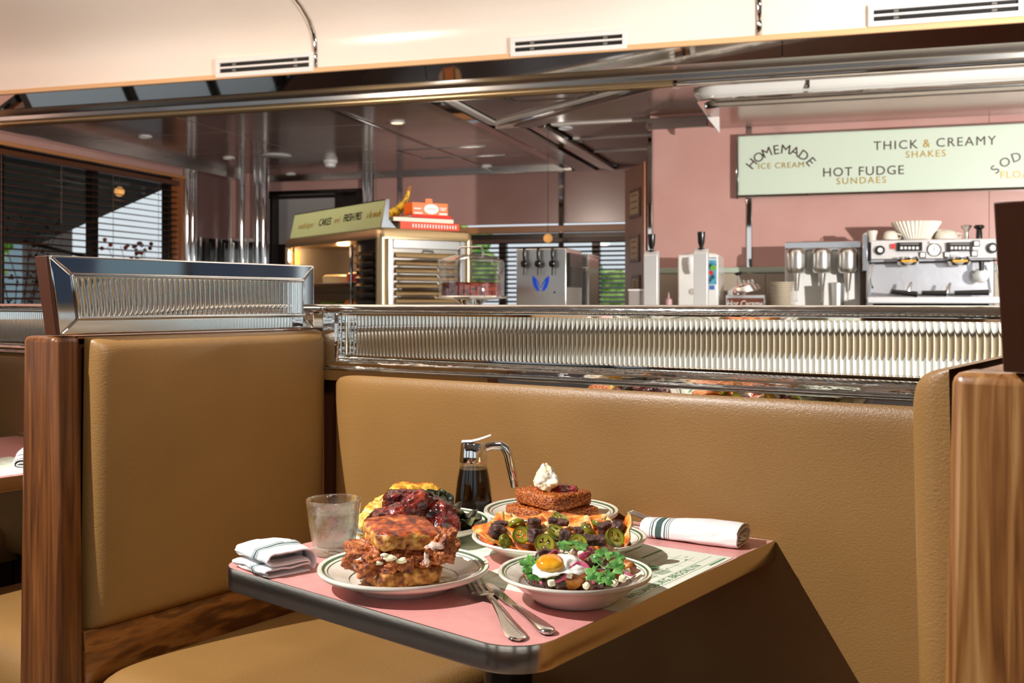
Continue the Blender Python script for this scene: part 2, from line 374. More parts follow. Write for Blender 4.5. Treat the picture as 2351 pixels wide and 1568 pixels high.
for a, b in (((-2.9, 6.75), (-2.25, 6.75)), ((-2.9, 7.2), (-2.25, 7.2)), ((-2.9, 6.75), (-2.9, 7.2))):
    strip(a, b, 0.018, DCHROME, t=0.006, name='hatch_strip')
for a, b in (((-1.6, 5.30), (-1.15, 5.30)), ((-1.6, 5.12), (-1.6, 5.30)), ((-1.15, 5.12), (-1.15, 5.30))):
    strip(a, b, 0.014, DCHROME, t=0.006, name='hatch_strip')
# cove along the far and window walls
strip((U_WIN + 0.05, 4.9), (U_WIN + 0.05, 8.0), 0.10, DCHROME, t=0.05); strip((U_WIN, V_FAR - 0.03), (-1.95, V_FAR - 0.03), 0.06, DCHROME, t=0.03)

# --- vaulted cream soffit: a curved panel run, chrome joints, mirrored skirt below
sof = struct(dbuild(MB().box(-6.6, 3.8, 4.98, 5.03, 2.15, 2.75), 'trim_1', DARKMET, smooth=0))
prof = [(4.74, 2.285), (4.742, 2.36), (4.735, 2.42), (4.715, 2.465), (4.67, 2.51), (4.59, 2.555), (4.45, 2.605), (4.2, 2.67), (3.8, 2.74), (3.2, 2.80), (2.2, 2.85), (1.0, 2.86), (-0.6, 2.82), (-2.0, 2.66), (-2.5, 2.45)]
def vault(u0, u1, off=0.0, p=prof):
    return MB().loft([[(u0, v - off * 0.9, z - off * 0.4) for v, z in p], [(u1, v - off * 0.9, z - off * 0.4) for v, z in p]], closed=False)
joints = [-6.6, du(724, 4.74), du(1743, 4.74), 3.8]
for i in range(3):
    vault(joints[i], joints[i + 1]).build('vault_panel', CREAM, sof, smooth=60)
for i in (1, 2):
    vault(joints[i] - 0.011, joints[i] + 0.011, 0.006).build('vault_joint', MIRROR, sof, smooth=60, solid=0.004)
MB().box(-6.6, 3.8, 4.73, 4.75, 2.262, 2.287).build('cream_edge', ORANGEC, sof, bevel=0.004)
sk = [-6.6, du(985, 4.8), du(1797, 4.8), 3.8]
for i in range(3):                    # mirrored skirt sections, tilted to face down
    MB().loft([[(sk[i] + 0.002, 4.748, 2.262), (sk[i] + 0.002, 4.772, 2.19)], [(sk[i + 1] - 0.002, 4.748, 2.262), (sk[i + 1] - 0.002, 4.772, 2.19)]], closed=False).build('mirror_skirt', MIRROR, sof, smooth=0, solid=0.003)
MB().loft([[(u, 4.774, 2.195), (u, 4.774, 2.188), (u, 4.93, 2.184), (u, 4.935, 2.158), (u, 4.96, 2.158), (u, 5.0, 2.195)] for u in (-6.6, 3.8)]).build('dark_band', DCHROME, sof, bevel=0.003)
MB().tube([(-6.6, 4.975, 2.15), (-0.72, 4.975, 2.15)], 0.022, 12).build('cap_rail', CHAMPAGNE, sof)
MB().tube([(-0.70, 4.975, 2.15), (3.8, 4.975, 2.15)], 0.022, 12).build('cap_rail', CHROME, sof)

# --- air grilles in the vault
def grille(px0, px1, py0, py1, label):
    v = 4.735; u0 = du(px0, v); u1 = du(px1, v); um = (u0 + u1) / 2
    z0 = dz((px0 + px1) / 2, py1, v); z1 = dz((px0 + px1) / 2, py0, v)
    g = thing('air_grille', label, 'grille', D(um, v, z0), RD, 'white slot grilles in the vault')
    W = u1 - u0; H = z1 - z0; b = H * 0.24
    MB().box(-W / 2, W / 2, -0.012, 0.004, 0, b).box(-W / 2, W / 2, -0.012, 0.004, H - b, H).box(-W / 2, -W / 2 + b, -0.012, 0.004, b, H - b).box(W / 2 - b, W / 2, -0.012, 0.004, b, H - b).build('frame', WHITEP, g, bevel=0.002)
    MB().box(-W / 2 + b, W / 2 - b, -0.011, 0.004, H * 0.46, H * 0.56).build('slot_bar', WHITEP, g, bevel=0.001)
    MB().box(-W / 2 + b, W / 2 - b, 0.0005, 0.004, b, H - b).build('slot_back', BLACKVOID, g, smooth=0)
    for k in (-0.33, 0.3):
        for zz in (0.35, 0.66): MB().box(W * k, W * k + 0.02, -0.004, 0.002, H * zz - 0.004, H * zz + 0.006).build('slot_clip', GREY, g, smooth=0)
grille(497, 721, 128, 172, 'white slot air grille at the left end of the vault')
grille(1173, 1440, 78, 122, 'white slot air grille in the middle cream vault panel')
grille(1993, 2351, 0, 50, 'white slot air grille above the mint menu board')

# --- pink wall behind the counter
WL = du(1492, V_WALL)
wall = struct(dbuild(MB().box(WL, 4.2, V_WALL + 0.008, V_WALL + 0.12, 0, Z_CEIL), 'wall_back', PINKWALL, smooth=0))
xs = [WL, du(1720, V_WALL), 0.78, 2.1, 4.2]; zs = [0.0, 1.31, Z_CEIL]
for i in range(4):
    MB().box(xs[i] + 0.001, xs[i + 1] - 0.001, V_WALL, V_WALL + 0.01, 0.0, Z_CEIL).build('wall_panel', PINKWALL, wall, bevel=0.001)
MB().box(WL - 0.012, WL + 0.016, V_WALL - 0.015, V_WALL + 0.12, 0, Z_CEIL - 0.05).build('chrome_corner', MIRROR, wall, bevel=0.004)
MB().box(WL - 0.02, WL + 0.32, V_WALL - 0.012, V_WALL, Z_CEIL - 0.085, Z_CEIL - 0.02).build('chrome_cap', DCHROME, wall, bevel=0.003)
MB().box(xs[1] - 0.014, xs[1] + 0.014, V_WALL - 0.008, V_WALL + 0.002, 1.2, Z_CEIL).build('chrome_strip', MIRROR, wall, bevel=0.002)
bs0 = du(1508, V_WALL); zb = dz(1650, 614, V_WALL); k = 0
u = bs0
while u < 3.9:
    MB().box(u, u + 0.148, V_WALL - 0.012, V_WALL, 0.9, zb - 0.035).build('tile', TILE, wall, bevel=0.002); u += 0.15
MB().box(bs0, 4.0, V_WALL - 0.02, V_WALL, zb - 0.033, zb).build('mint_capping', mat('mint_tile', S(196, 214, 196), rough=0.1), wall, bevel=0.006)

# white rounded pelmet (light box) hanging under the soffit over the counter
pel = thing('pelmet', 'white rounded pelmet with chrome lip above the pink wall', 'pelmet', (0, 0, 0), RD)
pu = du(1590, 5.28); zA = dz(1700, 187, 5.2); 
def pel_ring(off, z):
    pts = []
    for t in range(9):
        a = pi / 2 + pi / 2 * (1 - t / 8.0); a = pi + (pi / 2) * t / 8.0
        pts.append((pu + 0.14 + (0.14 - off) * cos(a), 5.32 + (0.14 - off) * sin(a), z))
    return [(pu + off, V_WALL - 0.02, z)] + pts + [(3.8, 5.18 + off, z)]
def pel_part(name, m, zs_, offs):
    MB().loft([pel_ring(o, z) for o, z in zip(offs, zs_)], closed=False, cap=False).build(name, m, pel, smooth=60)
zf = [dz(1700, q, 5.2) for q in (196, 203, 209, 214, 216, 221, 224, 226, 236, 240)]; zf0 = 2.168
pel_part('white_fascia', WHITEGL, [zf0, (zf0 + zf[0]) / 2, zf[0], zf[1], zf[2], zf[3]], [0, 0, 0.0, 0.004, 0.015, 0.03])
pel_part('chrome_lip', CHROME, [zf[3], zf[5], zf[6], zf[7]], [0.03, 0.02, 0.03, 0.05])
pel_part('under_lip', DCHROME, [zf[7], zf[8], zf[9]], [0.05, 0.055, 0.07])
r0 = pel_ring(0.07, zf[9]); MB().add(r0 + [(3.8, V_WALL - 0.02, zf[9])], [tuple(range(len(r0) + 1))]).build('soffit_board', PINKWALL, pel, smooth=0)
MB().loft([[(pu + 0.045, y, zf[9]), (pu + 0.11, y, zf[9]), (pu + 0.11, y, zf[9] - 0.085)] for y in (5.50, 5.53)]).build('corner_bracket', WHITEGL, pel, bevel=0.003)
for px in (1855,):
    uu = du(px, 5.17); MB().box(uu - 0.008, uu + 0.008, 5.172, 5.19, zf[3], 2.168).build('chrome_joint', MIRROR, pel, bevel=0.003)

# --- far wall with chrome strips, and the window wall on the left
far = struct(dbuild(MB().box(-3.62, -0.95, V_FAR, V_FAR + 0.1, 1.74, Z_CEIL), 'wall_far', PINKWALL, smooth=0))
uf0 = du(850, V_FAR); uf1 = du(1445, V_FAR)
for a, b in ((uf0, du(921, V_FAR)), (du(921, V_FAR), du(1290, V_FAR)), (du(1290, V_FAR), -0.95)):
    MB().box(a + 0.02, b - 0.02, V_FAR - 0.012, V_FAR, 1.735, Z_CEIL).build('wall_panel', PINKWALL, far, bevel=0.002)
MB().box(du(1290, V_FAR) - 0.022, du(1290, V_FAR) + 0.022, V_FAR - 0.03, V_FAR, 1.5, Z_CEIL).build('chrome_strip', MIRROR, far, bevel=0.004)
MB().box(du(921, V_FAR) - 0.02, du(921, V_FAR) + 0.02, V_FAR - 0.03, V_FAR, 1.735, Z_CEIL).build('chrome_strip', MIRROR, far, bevel=0.004)
MB().box(-3.62, -0.95, V_FAR, V_FAR + 0.1, 0, 0.95).build('wall_base', ROOMWALL, far, smooth=0)
MB().box(-1.35, -0.95, V_FAR, V_FAR + 0.1, 0.95, 1.735).build('wall_pier', PINKWALL, far, smooth=0)
MB().box(-4.87, -3.55, V_FAR + 0.3, V_FAR + 0.4, 0, Z_CEIL).build('wall_back_panel', mat('brown_passage_wall', S(70, 50, 46), rough=0.3), far, smooth=0)
MB().box(-1.0, -0.9, V_WALL + 0.1, V_FAR, 0, Z_CEIL).build('wall_return', mat('mauve_wall', S(120, 88, 84), rough=0.2), far, smooth=0)
MB().box(uf0, -0.95, V_FAR - 0.05, V_FAR + 0.02, 1.66, 1.715).build('wood_header', mat('orange_wood', S(206, 142, 92), rough=0.35), far, bevel=0.005)
MB().box(uf0, -0.95, V_FAR - 0.03, V_FAR + 0.02, 1.58, 1.655).build('dark_header', DARKMET, far, bevel=0.005)
# window 2: two sashes on the far wall
def window(n, place, W, H, mull, sash=DARKMET):
    """frame in local x (width) and z, facing -y"""
    o = struct(MB().box(-W / 2, W / 2, -0.02, 0.05, -0.05, 0).build('window_%d' % n, sash, None, loc=place[0], rot=place[1], bevel=0.004))
    MB().box(-W / 2, W / 2, -0.02, 0.05, H, H + 0.05).build('frame_head', sash, o, bevel=0.004)
    for x in (-W / 2, W / 2): MB().box(x - 0.03, x + 0.03, -0.02, 0.05, -0.05, H + 0.05).build('frame_jamb', sash, o, bevel=0.004)
    for x in mull: MB().box(x - 0.03, x + 0.03, -0.015, 0.045, 0, H).build('mullion', sash, o, bevel=0.003)
    xs_ = [-W / 2] + list(mull) + [W / 2]
    for a, b in zip(xs_[:-1], xs_[1:]): MB().box(a + 0.03, b - 0.03, 0.012, 0.016, 0, H).build('pane', PANE, o, smooth=0)
    return o
def blind(label, loc, rot, W, z0, z1, step, tilt, m, group=None, cords=3):
    b = thing('venetian_blind', label, 'blind', loc, rot, group)
    MB().box(-W / 2, W / 2, -0.03, 0.03, z1, z1 + 0.035).build('head_rail', m, b, bevel=0.003)
    s0 = MB().box(-W / 2, W / 2, -0.022, 0.022, -0.0013, 0.0013).build('slat', m, b, loc=(0, 0, z1 - step), rot=(tilt, 0, 0), smooth=0)
    z = z1 - 2 * step
    while z > z0: link_copy(s0, b, (0, 0, z), (tilt, 0, 0)); z -= step
    for i in range(cords):
        x = -W / 2 + W * (i + 0.5) / cords
        MB().tube([(x, -0.024, z0), (x, -0.024, z1)], 0.0018, 5).build('cord', m, b)
    return b
SLATW = mat('brown_slat', S(96, 56, 34), rough=0.4)
wcu = (uf0 + -1.35) / 2; wW = -1.35 - uf0
window(2, (D(wcu, V_FAR + 0.05, 0.98), RD), wW, 0.60, [du(1150, V_FAR) - wcu, du(1365, V_FAR) - wcu])
blind('brown slatted blind in the far window behind the drink dispenser', D(wcu, V_FAR - 0.005, 0.98), RD, wW, 0.02, 0.60, 0.036, 0.35, SLATW)
# window wall
ww = struct(dbuild(MB().box(U_WIN - 0.1, U_WIN, 6.95, V_FAR + 0.4, 0, Z_CEIL), 'wall_left', mat('mauve_wall', S(120, 88, 84), rough=0.2), smooth=0))
MB().box(U_WIN - 0.1, U_WIN, -2.6, 6.95, 0, 0.62).build('wall_base', ROOMWALL, ww, smooth=0)
MB().box(U_WIN - 0.1, U_WIN, -2.6, 6.95, 2.07, 2.9).build("wall_head", PINKWALL, ww, smooth=0)
MB().box(U_WIN - 0.02, U_WIN + 0.03, 4.5, 6.95, 2.05, 2.075).build("orange_trim", mat('orange_wood', S(206, 142, 92), rough=0.35), ww, bevel=0.003)
MB().box(U_WIN - 0.1, U_WIN + 0.012, 6.86, 6.95, 0.62, 2.07).build("wood_jamb", WOODEDGE, ww, bevel=0.004)
for v in (6.98, 7.05): MB().tube([(U_WIN + 0.02, v, 0), (U_WIN + 0.02, v, Z_CEIL)], 0.03, 14).build('chrome_post', CHROME, ww)
MB().box(U_WIN, U_WIN + 0.004, 7.12, 8.05, 0.2, 1.62).build('dark_mirror_panel', mat('dark_mirror', (0.10, 0.09, 0.085, 1), rough=0.05, metal=1), ww, smooth=0)
for i, (v0, v1) in enumerate(((4.3, 6.86), (1.2, 4.2), (-2.2, 1.1))):
    W = v1 - v0
    window(3 + i, (D(U_WIN - 0.06, (v0 + v1) / 2, 0.66), RD + pi / 2), W, 1.37, [-W / 6, W / 6])
blind('brown slatted blind over the big window on the left wall', D(U_WIN + 0.01, 5.58, 0.66), RD + pi / 2, 2.54, 0.02, 1.33, 0.043, 0.25, SLATW, None, 5)
# rear wall behind the photographer, with the street windows
rw = struct(dbuild(MB().box(U_WIN, 4.2, -2.6, -2.5, 0, 0.85), 'wall_front', TAN, smooth=0))
MB().box(U_WIN, 4.2, -2.6, -2.5, 2.15, 2.9).build('wall_head', ROOMWALL, rw, smooth=0)
for a, b in ((U_WIN, -3.9), (-2.2, -1.7), (0.4, 0.9), (3.1, 4.2)): MB().box(a, b, -2.6, -2.5, 0.85, 2.15).build('wall_pier', ROOMWALL, rw, smooth=0)
for i, (a, b) in enumerate(((-3.9, -2.2), (-1.7, 0.4), (0.9, 3.1))):
    window(6 + i, (D((a + b) / 2, -2.55, 0.87), RD + pi), b - a, 1.25, [0.0])
rr = struct(dbuild(MB().box(4.1, 4.2, -2.6, V_WALL, 0, 0.85), 'wall_right', TAN, smooth=0))
MB().box(4.1, 4.2, -2.6, V_WALL, 2.1, 2.9).build('wall_head', ROOMWALL, rr, smooth=0)
MB().box(4.1, 4.2, 4.4, V_WALL, 0.85, 2.1).build('wall_pier', ROOMWALL, rr, smooth=0)
for a, b in ((-2.6, -2.1), (0.0, 0.5)): MB().box(4.1, 4.2, a, b, 0.85, 2.1).build('wall_pier', ROOMWALL, rr, smooth=0)
for i, (a, b) in enumerate(((-2.1, 0.0), (0.5, 4.4))): window(9 + i, (D(4.15, (a + b) / 2, 0.87), RD - pi / 2), b - a, 1.2, [0.0] if i == 0 else [-1.0, 0.0, 1.0])

# --- ceiling fittings
WARM = mat('warm_lamp', S(255, 214, 150), emit=(1.0, 0.72, 0.38, 1), estr=2.2)
COOL = mat('lamp_lens', S(214, 210, 206), rough=0.3)
def downlight(px, py, r, label, lit=False):
    p = ground(px, py, Z_CEIL) if False else None
    Y = FPX * (Z_CEIL - CAMZ) / (HOR - py); X = (px - 1175.5) / FPX * Y
    t = thing('downlight', label, 'ceiling light', (X, Y, Z_CEIL), 0, 'recessed downlights')
    MB().lathe([(r, 0.0), (r, -0.006), (r * 0.9, -0.010), (r * 0.76, -0.008), (r * 0.76, 0)], 28).build('trim_ring', WHITEP, t)
    MB().lathe([(r * 0.77, -0.004), (r * 0.4, -0.006), (0, -0.006)], 28).build('lens', WARM if lit else COOL, t)
downlight(912, 280, 0.046, 'lit warm recessed downlight in the mauve ceiling', True)
downlight(333, 313, 0.044, 'unlit recessed downlight nearest the left window blind')
downlight(525, 362, 0.044, 'unlit recessed downlight left of the round ceiling speaker')
downlight(667, 399, 0.044, 'unlit recessed downlight deep in the ceiling near the doorway')
downlight(1117, 381, 0.044, 'unlit recessed downlight above the orange tea box')
downlight(1298, 293, 0.045, 'nearest of three unlit downlights by the wooden pillar')
downlight(1325, 322, 0.045, 'middle one of three unlit downlights by the wooden pillar')
downlight(1350, 351, 0.045, 'farthest of three unlit downlights by the wooden pillar')
def at_ceiling(px, py):
    Y = FPX * (Z_CEIL - CAMZ) / (HOR - py); return ((px - 1175.5) / FPX * Y, Y, Z_CEIL)
sp = thing('ceiling_speaker', 'large round white speaker disc on the mauve ceiling', 'speaker', at_ceiling(634, 357))
MB().lathe([(0.105, 0), (0.105, -0.006), (0.095, -0.010), (0, -0.010)], 36).build('grille_disc', WHITEP, sp)
MB().lathe([(0.108, 0), (0.112, -0.002), (0.108, -0.008), (0.104, -0.008)], 36).build('trim_ring', WHITEP, sp)
sd = thing('smoke_detector', 'white smoke detector hanging under the ceiling', 'smoke detector', at_ceiling(758, 368))
MB().lathe([(0.055, 0), (0.055, -0.02), (0.048, -0.026)], 28).build('base', WHITEP, sd)
MB().lathe([(0.044, -0.026), (0.042, -0.048), (0.03, -0.056), (0, -0.056)], 28).build('cover', WHITEP, sd)
cc = thing('security_camera', 'white dome security camera where ceiling meets chrome columns', 'camera', at_ceiling(566, 406))
MB().lathe([(0.05, 0), (0.052, -0.03), (0.045, -0.045)], 24).build('housing', WHITEP, cc)
MB().lathe([(0.036, -0.045), (0.028, -0.066), (0, -0.075)], 24).build('dome', BLACKP, cc)

# chrome column cluster on the left of the far wall
cl = thing('chrome_pilaster', 'cluster of tall chrome columns with pink and mirror panels', 'pillar', (0, 0, 0), RD)
for px, r in ((492, 0.045), (520, 0.04), (556, 0.03), (592, 0.04), (606, 0.045)):
    uu = du(px, 7.6); MB().tube([(uu, 7.6, 0), (uu, 7.6, Z_CEIL)], r, 18).build('column', CHROME, cl)
u0 = du(495, 7.64); u1 = du(606, 7.64)
MB().box(u0, u1, 7.62, 7.66, 1.62, Z_CEIL).build('upper_panel', PINKWALL, cl, smooth=0)
MB().box(u0, u1, 7.62, 7.66, 0.1, 1.62).build('mirror_panel', MIRROR, cl, smooth=0)
MB().box(u0, u1, 7.60, 7.63, 1.60, 1.64).build('chrome_rail', CHROME, cl, bevel=0.004)
# doorway between the columns and the far wall
dr = struct(dbuild(MB().box(du(614, V_FAR), du(832, V_FAR), V_FAR - 0.02, V_FAR + 0.08, dz(700, 446, V_FAR), dz(700, 437, V_FAR)), 'door_1', DARKMET, bevel=0.004))
for px in (620, 826): MB().box(du(px, V_FAR) - 0.03, du(px, V_FAR) + 0.03, V_FAR - 0.02, V_FAR + 0.08, 0, dz(700, 440, V_FAR)).build('door_jamb', DARKMET, dr, bevel=0.004)
MB().box(du(614, V_FAR), du(832, V_FAR), V_FAR - 0.01, V_FAR + 0.05, dz(700, 437, V_FAR), Z_CEIL - 0.02).build('door_header', PINKWALL, dr, smooth=0)
MB().box(du(640, V_FAR + 0.2), du(766, V_FAR + 0.2), V_FAR + 0.2, V_FAR + 0.22, 1.62, dz(700, 456, V_FAR + 0.2)).build('door_light', mat('grey_panel', S(176, 170, 166), rough=0.5), dr, smooth=0)
MB().box(du(618, V_FAR + 0.21), du(826, V_FAR + 0.21), V_FAR + 0.22, V_FAR + 0.24, 0, dz(700, 440, V_FAR)).build('door_leaf', mat('dark_door', S(44, 32, 30), rough=0.3), dr, smooth=0)
for px in (840, 852):
    uu = du(px, V_FAR - 0.05); MB().tube([(uu, V_FAR - 0.05, 0), (uu, V_FAR - 0.05, Z_CEIL)], 0.035, 14).build('chrome_post', CHROME, far)

# wooden pillar (open cabinet end) left of the pink wall
pu0 = du(1476, V_WALL + 0.02)
pil = thing('wooden_pillar', 'brown wooden pillar with posted notices left of pink wall', 'pillar', D(pu0, V_WALL + 0.02, 0), radians(9.5))
ph = dz(1476, 371, V_WALL + 0.02)
MB().box(0.012, 0.085, 0.0, 0.42, 0, ph).build('panel', mat('mauve_wood', S(138, 98, 78), rough=0.3, kind='wave', scale=1.5, distort=5, stretch=(9, 9, 0.6), ramp=[(0, S(126, 88, 70)), (1, S(146, 106, 86))]), pil, bevel=0.003)
MB().box(0.0, 0.085, -0.02, 0.0, 0, ph).build('edge_strip', WOODEDGE, pil, bevel=0.004)
NOTE = mat('notice_frame', S(104, 74, 56), rough=0.4); NPAPER = mat('notice_paper', S(176, 146, 112), rough=0.6)
for (a, b, y0, y1) in ((434, 500, 0.08, 0.30), (540, 602, 0.10, 0.29), (632, 670, 0.09, 0.25)):
    za = dz(1460, b, V_WALL + 0.2); zb_ = dz(1460, a, V_WALL + 0.2)
    f = MB().box(0.004, 0.0125, y0, y1, za, zb_).build('notice', NOTE, pil, bevel=0.001)
    MB().box(0.002, 0.005, y0 + 0.02, y1 - 0.02, za + 0.02, zb_ - 0.02).build('notice_paper', NPAPER, f, smooth=0)
    for k in range(3):
        zz = zb_ - 0.035 - k * (zb_ - za - 0.05) / 3.2
        MB().box(0.001, 0.003, y0 + 0.05, y1 - 0.05, zz - 0.008, zz).build('notice_line', mat('notice_ink', S(120, 76, 40), rough=0.6), f, smooth=0)

# --- world outside the windows
LEAF = mat('leaves', S(140, 200, 60), rough=0.6, ramp=[(0.3, S(90, 150, 30)), (0.7, S(214, 244, 120))], scale=9)
def tree(label, loc, r, h, seed):
    t = thing('street_tree', label, 'tree', loc)
    MB().tube([(0, 0, 0), (0.03, 0.02, h * 0.6)], [0.09, 0.06], 8).build('trunk', mat('bark', S(70, 54, 40), rough=0.8), t)
    blob(r, r, r * 0.85, amp=r * 0.5, freq=2.2 / r, seed=seed, sub=4).build('crown', LEAF, t, loc=(0, 0, h))
tree('green street tree outside the far window', D(-2.55, 11.0, 0), 0.42, 1.15, 3)
tree('green street tree seen beyond the left end of far window', D(-4.9, 12.6, 0), 0.7, 1.5, 5)
tree('green street tree outside the blind on the left wall', D(-8.2, 7.4, 0), 0.8, 1.5, 8)
st = struct(dbuild(MB().box(-40, 40, -40, 60, -0.35, -0.15), 'ground', mat('street', S(150, 148, 144), rough=0.8), smooth=0))
b1 = thing('street_building', 'dark brick building across the street left of window blind', 'building', D(-13.5, 8, 0), RD)
MB().box(-1, 1, -7, 7, -0.2, 7).build('wall', mat('dark_brick', S(96, 84, 76), rough=0.8), b1, smooth=0)
for k in range(5): MB().box(0.98, 1.03, -6 + k * 2.6, -4.6 + k * 2.6, 0.9, 2.6).build('shop_window', mat('shop_pane', S(150, 170, 176), rough=0.1), b1, smooth=0)
aw = thing('awning', 'dark awning outside the left wall window', 'awning', D(U_WIN - 0.1, 4.6, 0), RD)
MB().loft([[(0, y, 2.15), (-1.5, y, 1.62), (-1.5, y, 1.58), (0, y, 2.10)] for y in (-3.0, 2.6)]).build('canopy', mat('awning_cloth', S(70, 68, 58), rough=0.8), aw, smooth=0)
for y in (-2.8, 2.4): MB().tube([(-0.02, y, 1.3), (-1.45, y, 1.6)], 0.015, 8).build('arm', DARKMET, aw)
b2 = thing('street_building', 'unseen slate blue building added to darken the chrome reflections', 'building', D(12, 5.0, 0), RD)  # out of view, added so the chrome screens reflect something dark
MB().box(-1, 1, -2.6, 2.4, -0.2, 7).build('wall', mat('slate_wall', S(62, 70, 88), rough=0.7), b2, smooth=0)
for k in range(2): MB().box(-1.03, -0.98, -2.4 + k * 2.0, -1.2 + k * 2.0, 0.9, 2.4).build('shop_window', mat('shop_pane', S(150, 170, 176), rough=0.1), b2, smooth=0)

# ================================================================== booths (booth frame: w right along the partition, n away)
N0 = 1.5145                          # face of the upholstered partition
def pbuild(mb, name, m, parent=None, **k): return mb.build(name, m, parent, rot=RP if parent is None else None, **k)
def reeded(W, H, pitch, thick=0.006, taper=0.0):
    """reeded pane in the XZ plane: moulded ribs on the -y face; taper shortens the left edge at the bottom"""
    n = max(2, int(W / pitch)); seg = 6; front = []
    for i in range(n * seg + 1):
        x = W * i / (n * seg); ph = (i % seg) / seg
        front.append((x, -thick / 2 - 0.42 * pitch * (sin(pi * ph) ** 0.8 if ph else 0.0)))
    mb = MB(); rows = []
    def xx(x, top): return x if top else taper + x * (W - taper) / W
    for top in (0, 1): rows.append([(xx(x, top), y, H * top) for x, y in front] + [(xx(W, top), thick / 2, H * top), (xx(0, top), thick / 2, H * top)])
    return mb.loft(rows)

# --- partition between the booths and the counter
part = thing('booth_partition', 'long chrome partition with reeded glass and tan upholstered back', 'partition', P(0, 0, 0), RP)
W0, W1 = -5.0, 1.1
ZT, ZG1, ZG0, ZM, ZU = 1.105, CAMZ - 0.0275, CAMZ - 0.108, CAMZ - 0.136, CAMZ - 0.160
# upholstered panels, one per booth
for (a, b) in ((-1.545, -0.19), (-3.25, -1.735), (-5.0, -3.4), (-0.06, 1.1)):
    W = b - a; H = ZU + 0.022 - 0.42
    pad(W, H, 0.045, p=26, nx=60, ny=36).build('upholstered_panel', TAN, part, loc=((a + b) / 2, N0 + 0.045, 0.42 + H / 2), smooth=180)
MB().box(W0, W1, N0 + 0.04, N0 + 0.10, 0.0, ZU + 0.02).build('core_board', DARKEDGE, part, smooth=0)
def moulding(name, profile, m, a=W0, b=W1):
    return MB().loft([[(u, n, z) for n, z in profile] for u in (a, b)]).build(name, m, part, smooth=50)
moulding('lower_moulding', [(N0 + 0.012, ZU), (N0 + 0.008, ZM - 0.004), (N0 + 0.012, ZM - 0.001), (N0 + 0.06, ZM), (N0 + 0.06, ZU)], MIRROR)
moulding('lower_bead', [(N0 + 0.006 + 0.004 * (1 - cos(t)), ZM + 0.0005 + 0.0022 * sin(t)) for t in (0, 0.8, 1.57, 2.4, 3.14, 4.7)], CHROME)
moulding('upper_moulding', [(N0 + 0.014, ZM + 0.002), (N0 + 0.011, ZM + 0.012), (N0 + 0.018, ZM + 0.021), (N0 + 0.030, ZG0 - 0.003), (N0 + 0.060, ZG0 - 0.003), (N0 + 0.06, ZM + 0.002)], CHROMEW)
moulding('glass_bead', [(N0 + 0.028, ZG0 - 0.003), (N0 + 0.028, ZG0), (N0 + 0.034, ZG0 + 0.002), (N0 + 0.044, ZG0 + 0.002), (N0 + 0.044, ZG0 - 0.003)], CHROME)
moulding('top_rail', [(N0 + 0.010, ZG1 + 0.007), (N0 + 0.005, ZG1 + 0.012), (N0 + 0.006, ZT - 0.006), (N0 + 0.010, ZT - 0.001), (N0 + 0.018, ZT), (N0 + 0.060, ZT), (N0 + 0.068, ZT - 0.006), (N0 + 0.068, ZG1 + 0.007)], CHROMEW)
moulding('top_bead', [(N0 + 0.020, ZG1), (N0 + 0.018, ZG1 + 0.004), (N0 + 0.022, ZG1 + 0.007), (N0 + 0.050, ZG1 + 0.007), (N0 + 0.050, ZG1)], CHROME)
for (a, b) in ((-1.525, 1.05), (-3.28, -1.72), (-5.0, -3.42)):
    pane = reeded(b - a, ZG1 - ZG0 + 0.004, 0.0094).build('reeded_pane', REED, part, loc=(a, N0 + 0.040, ZG0 - 0.002), smooth=55)
for w in (-1.55, -1.70, -3.30, -3.40):
    MB().box(w - 0.022, w + 0.022, N0 + 0.012, N0 + 0.055, ZM, ZG1 + 0.01).build('end_stile', CHROMEW, part, bevel=0.006)

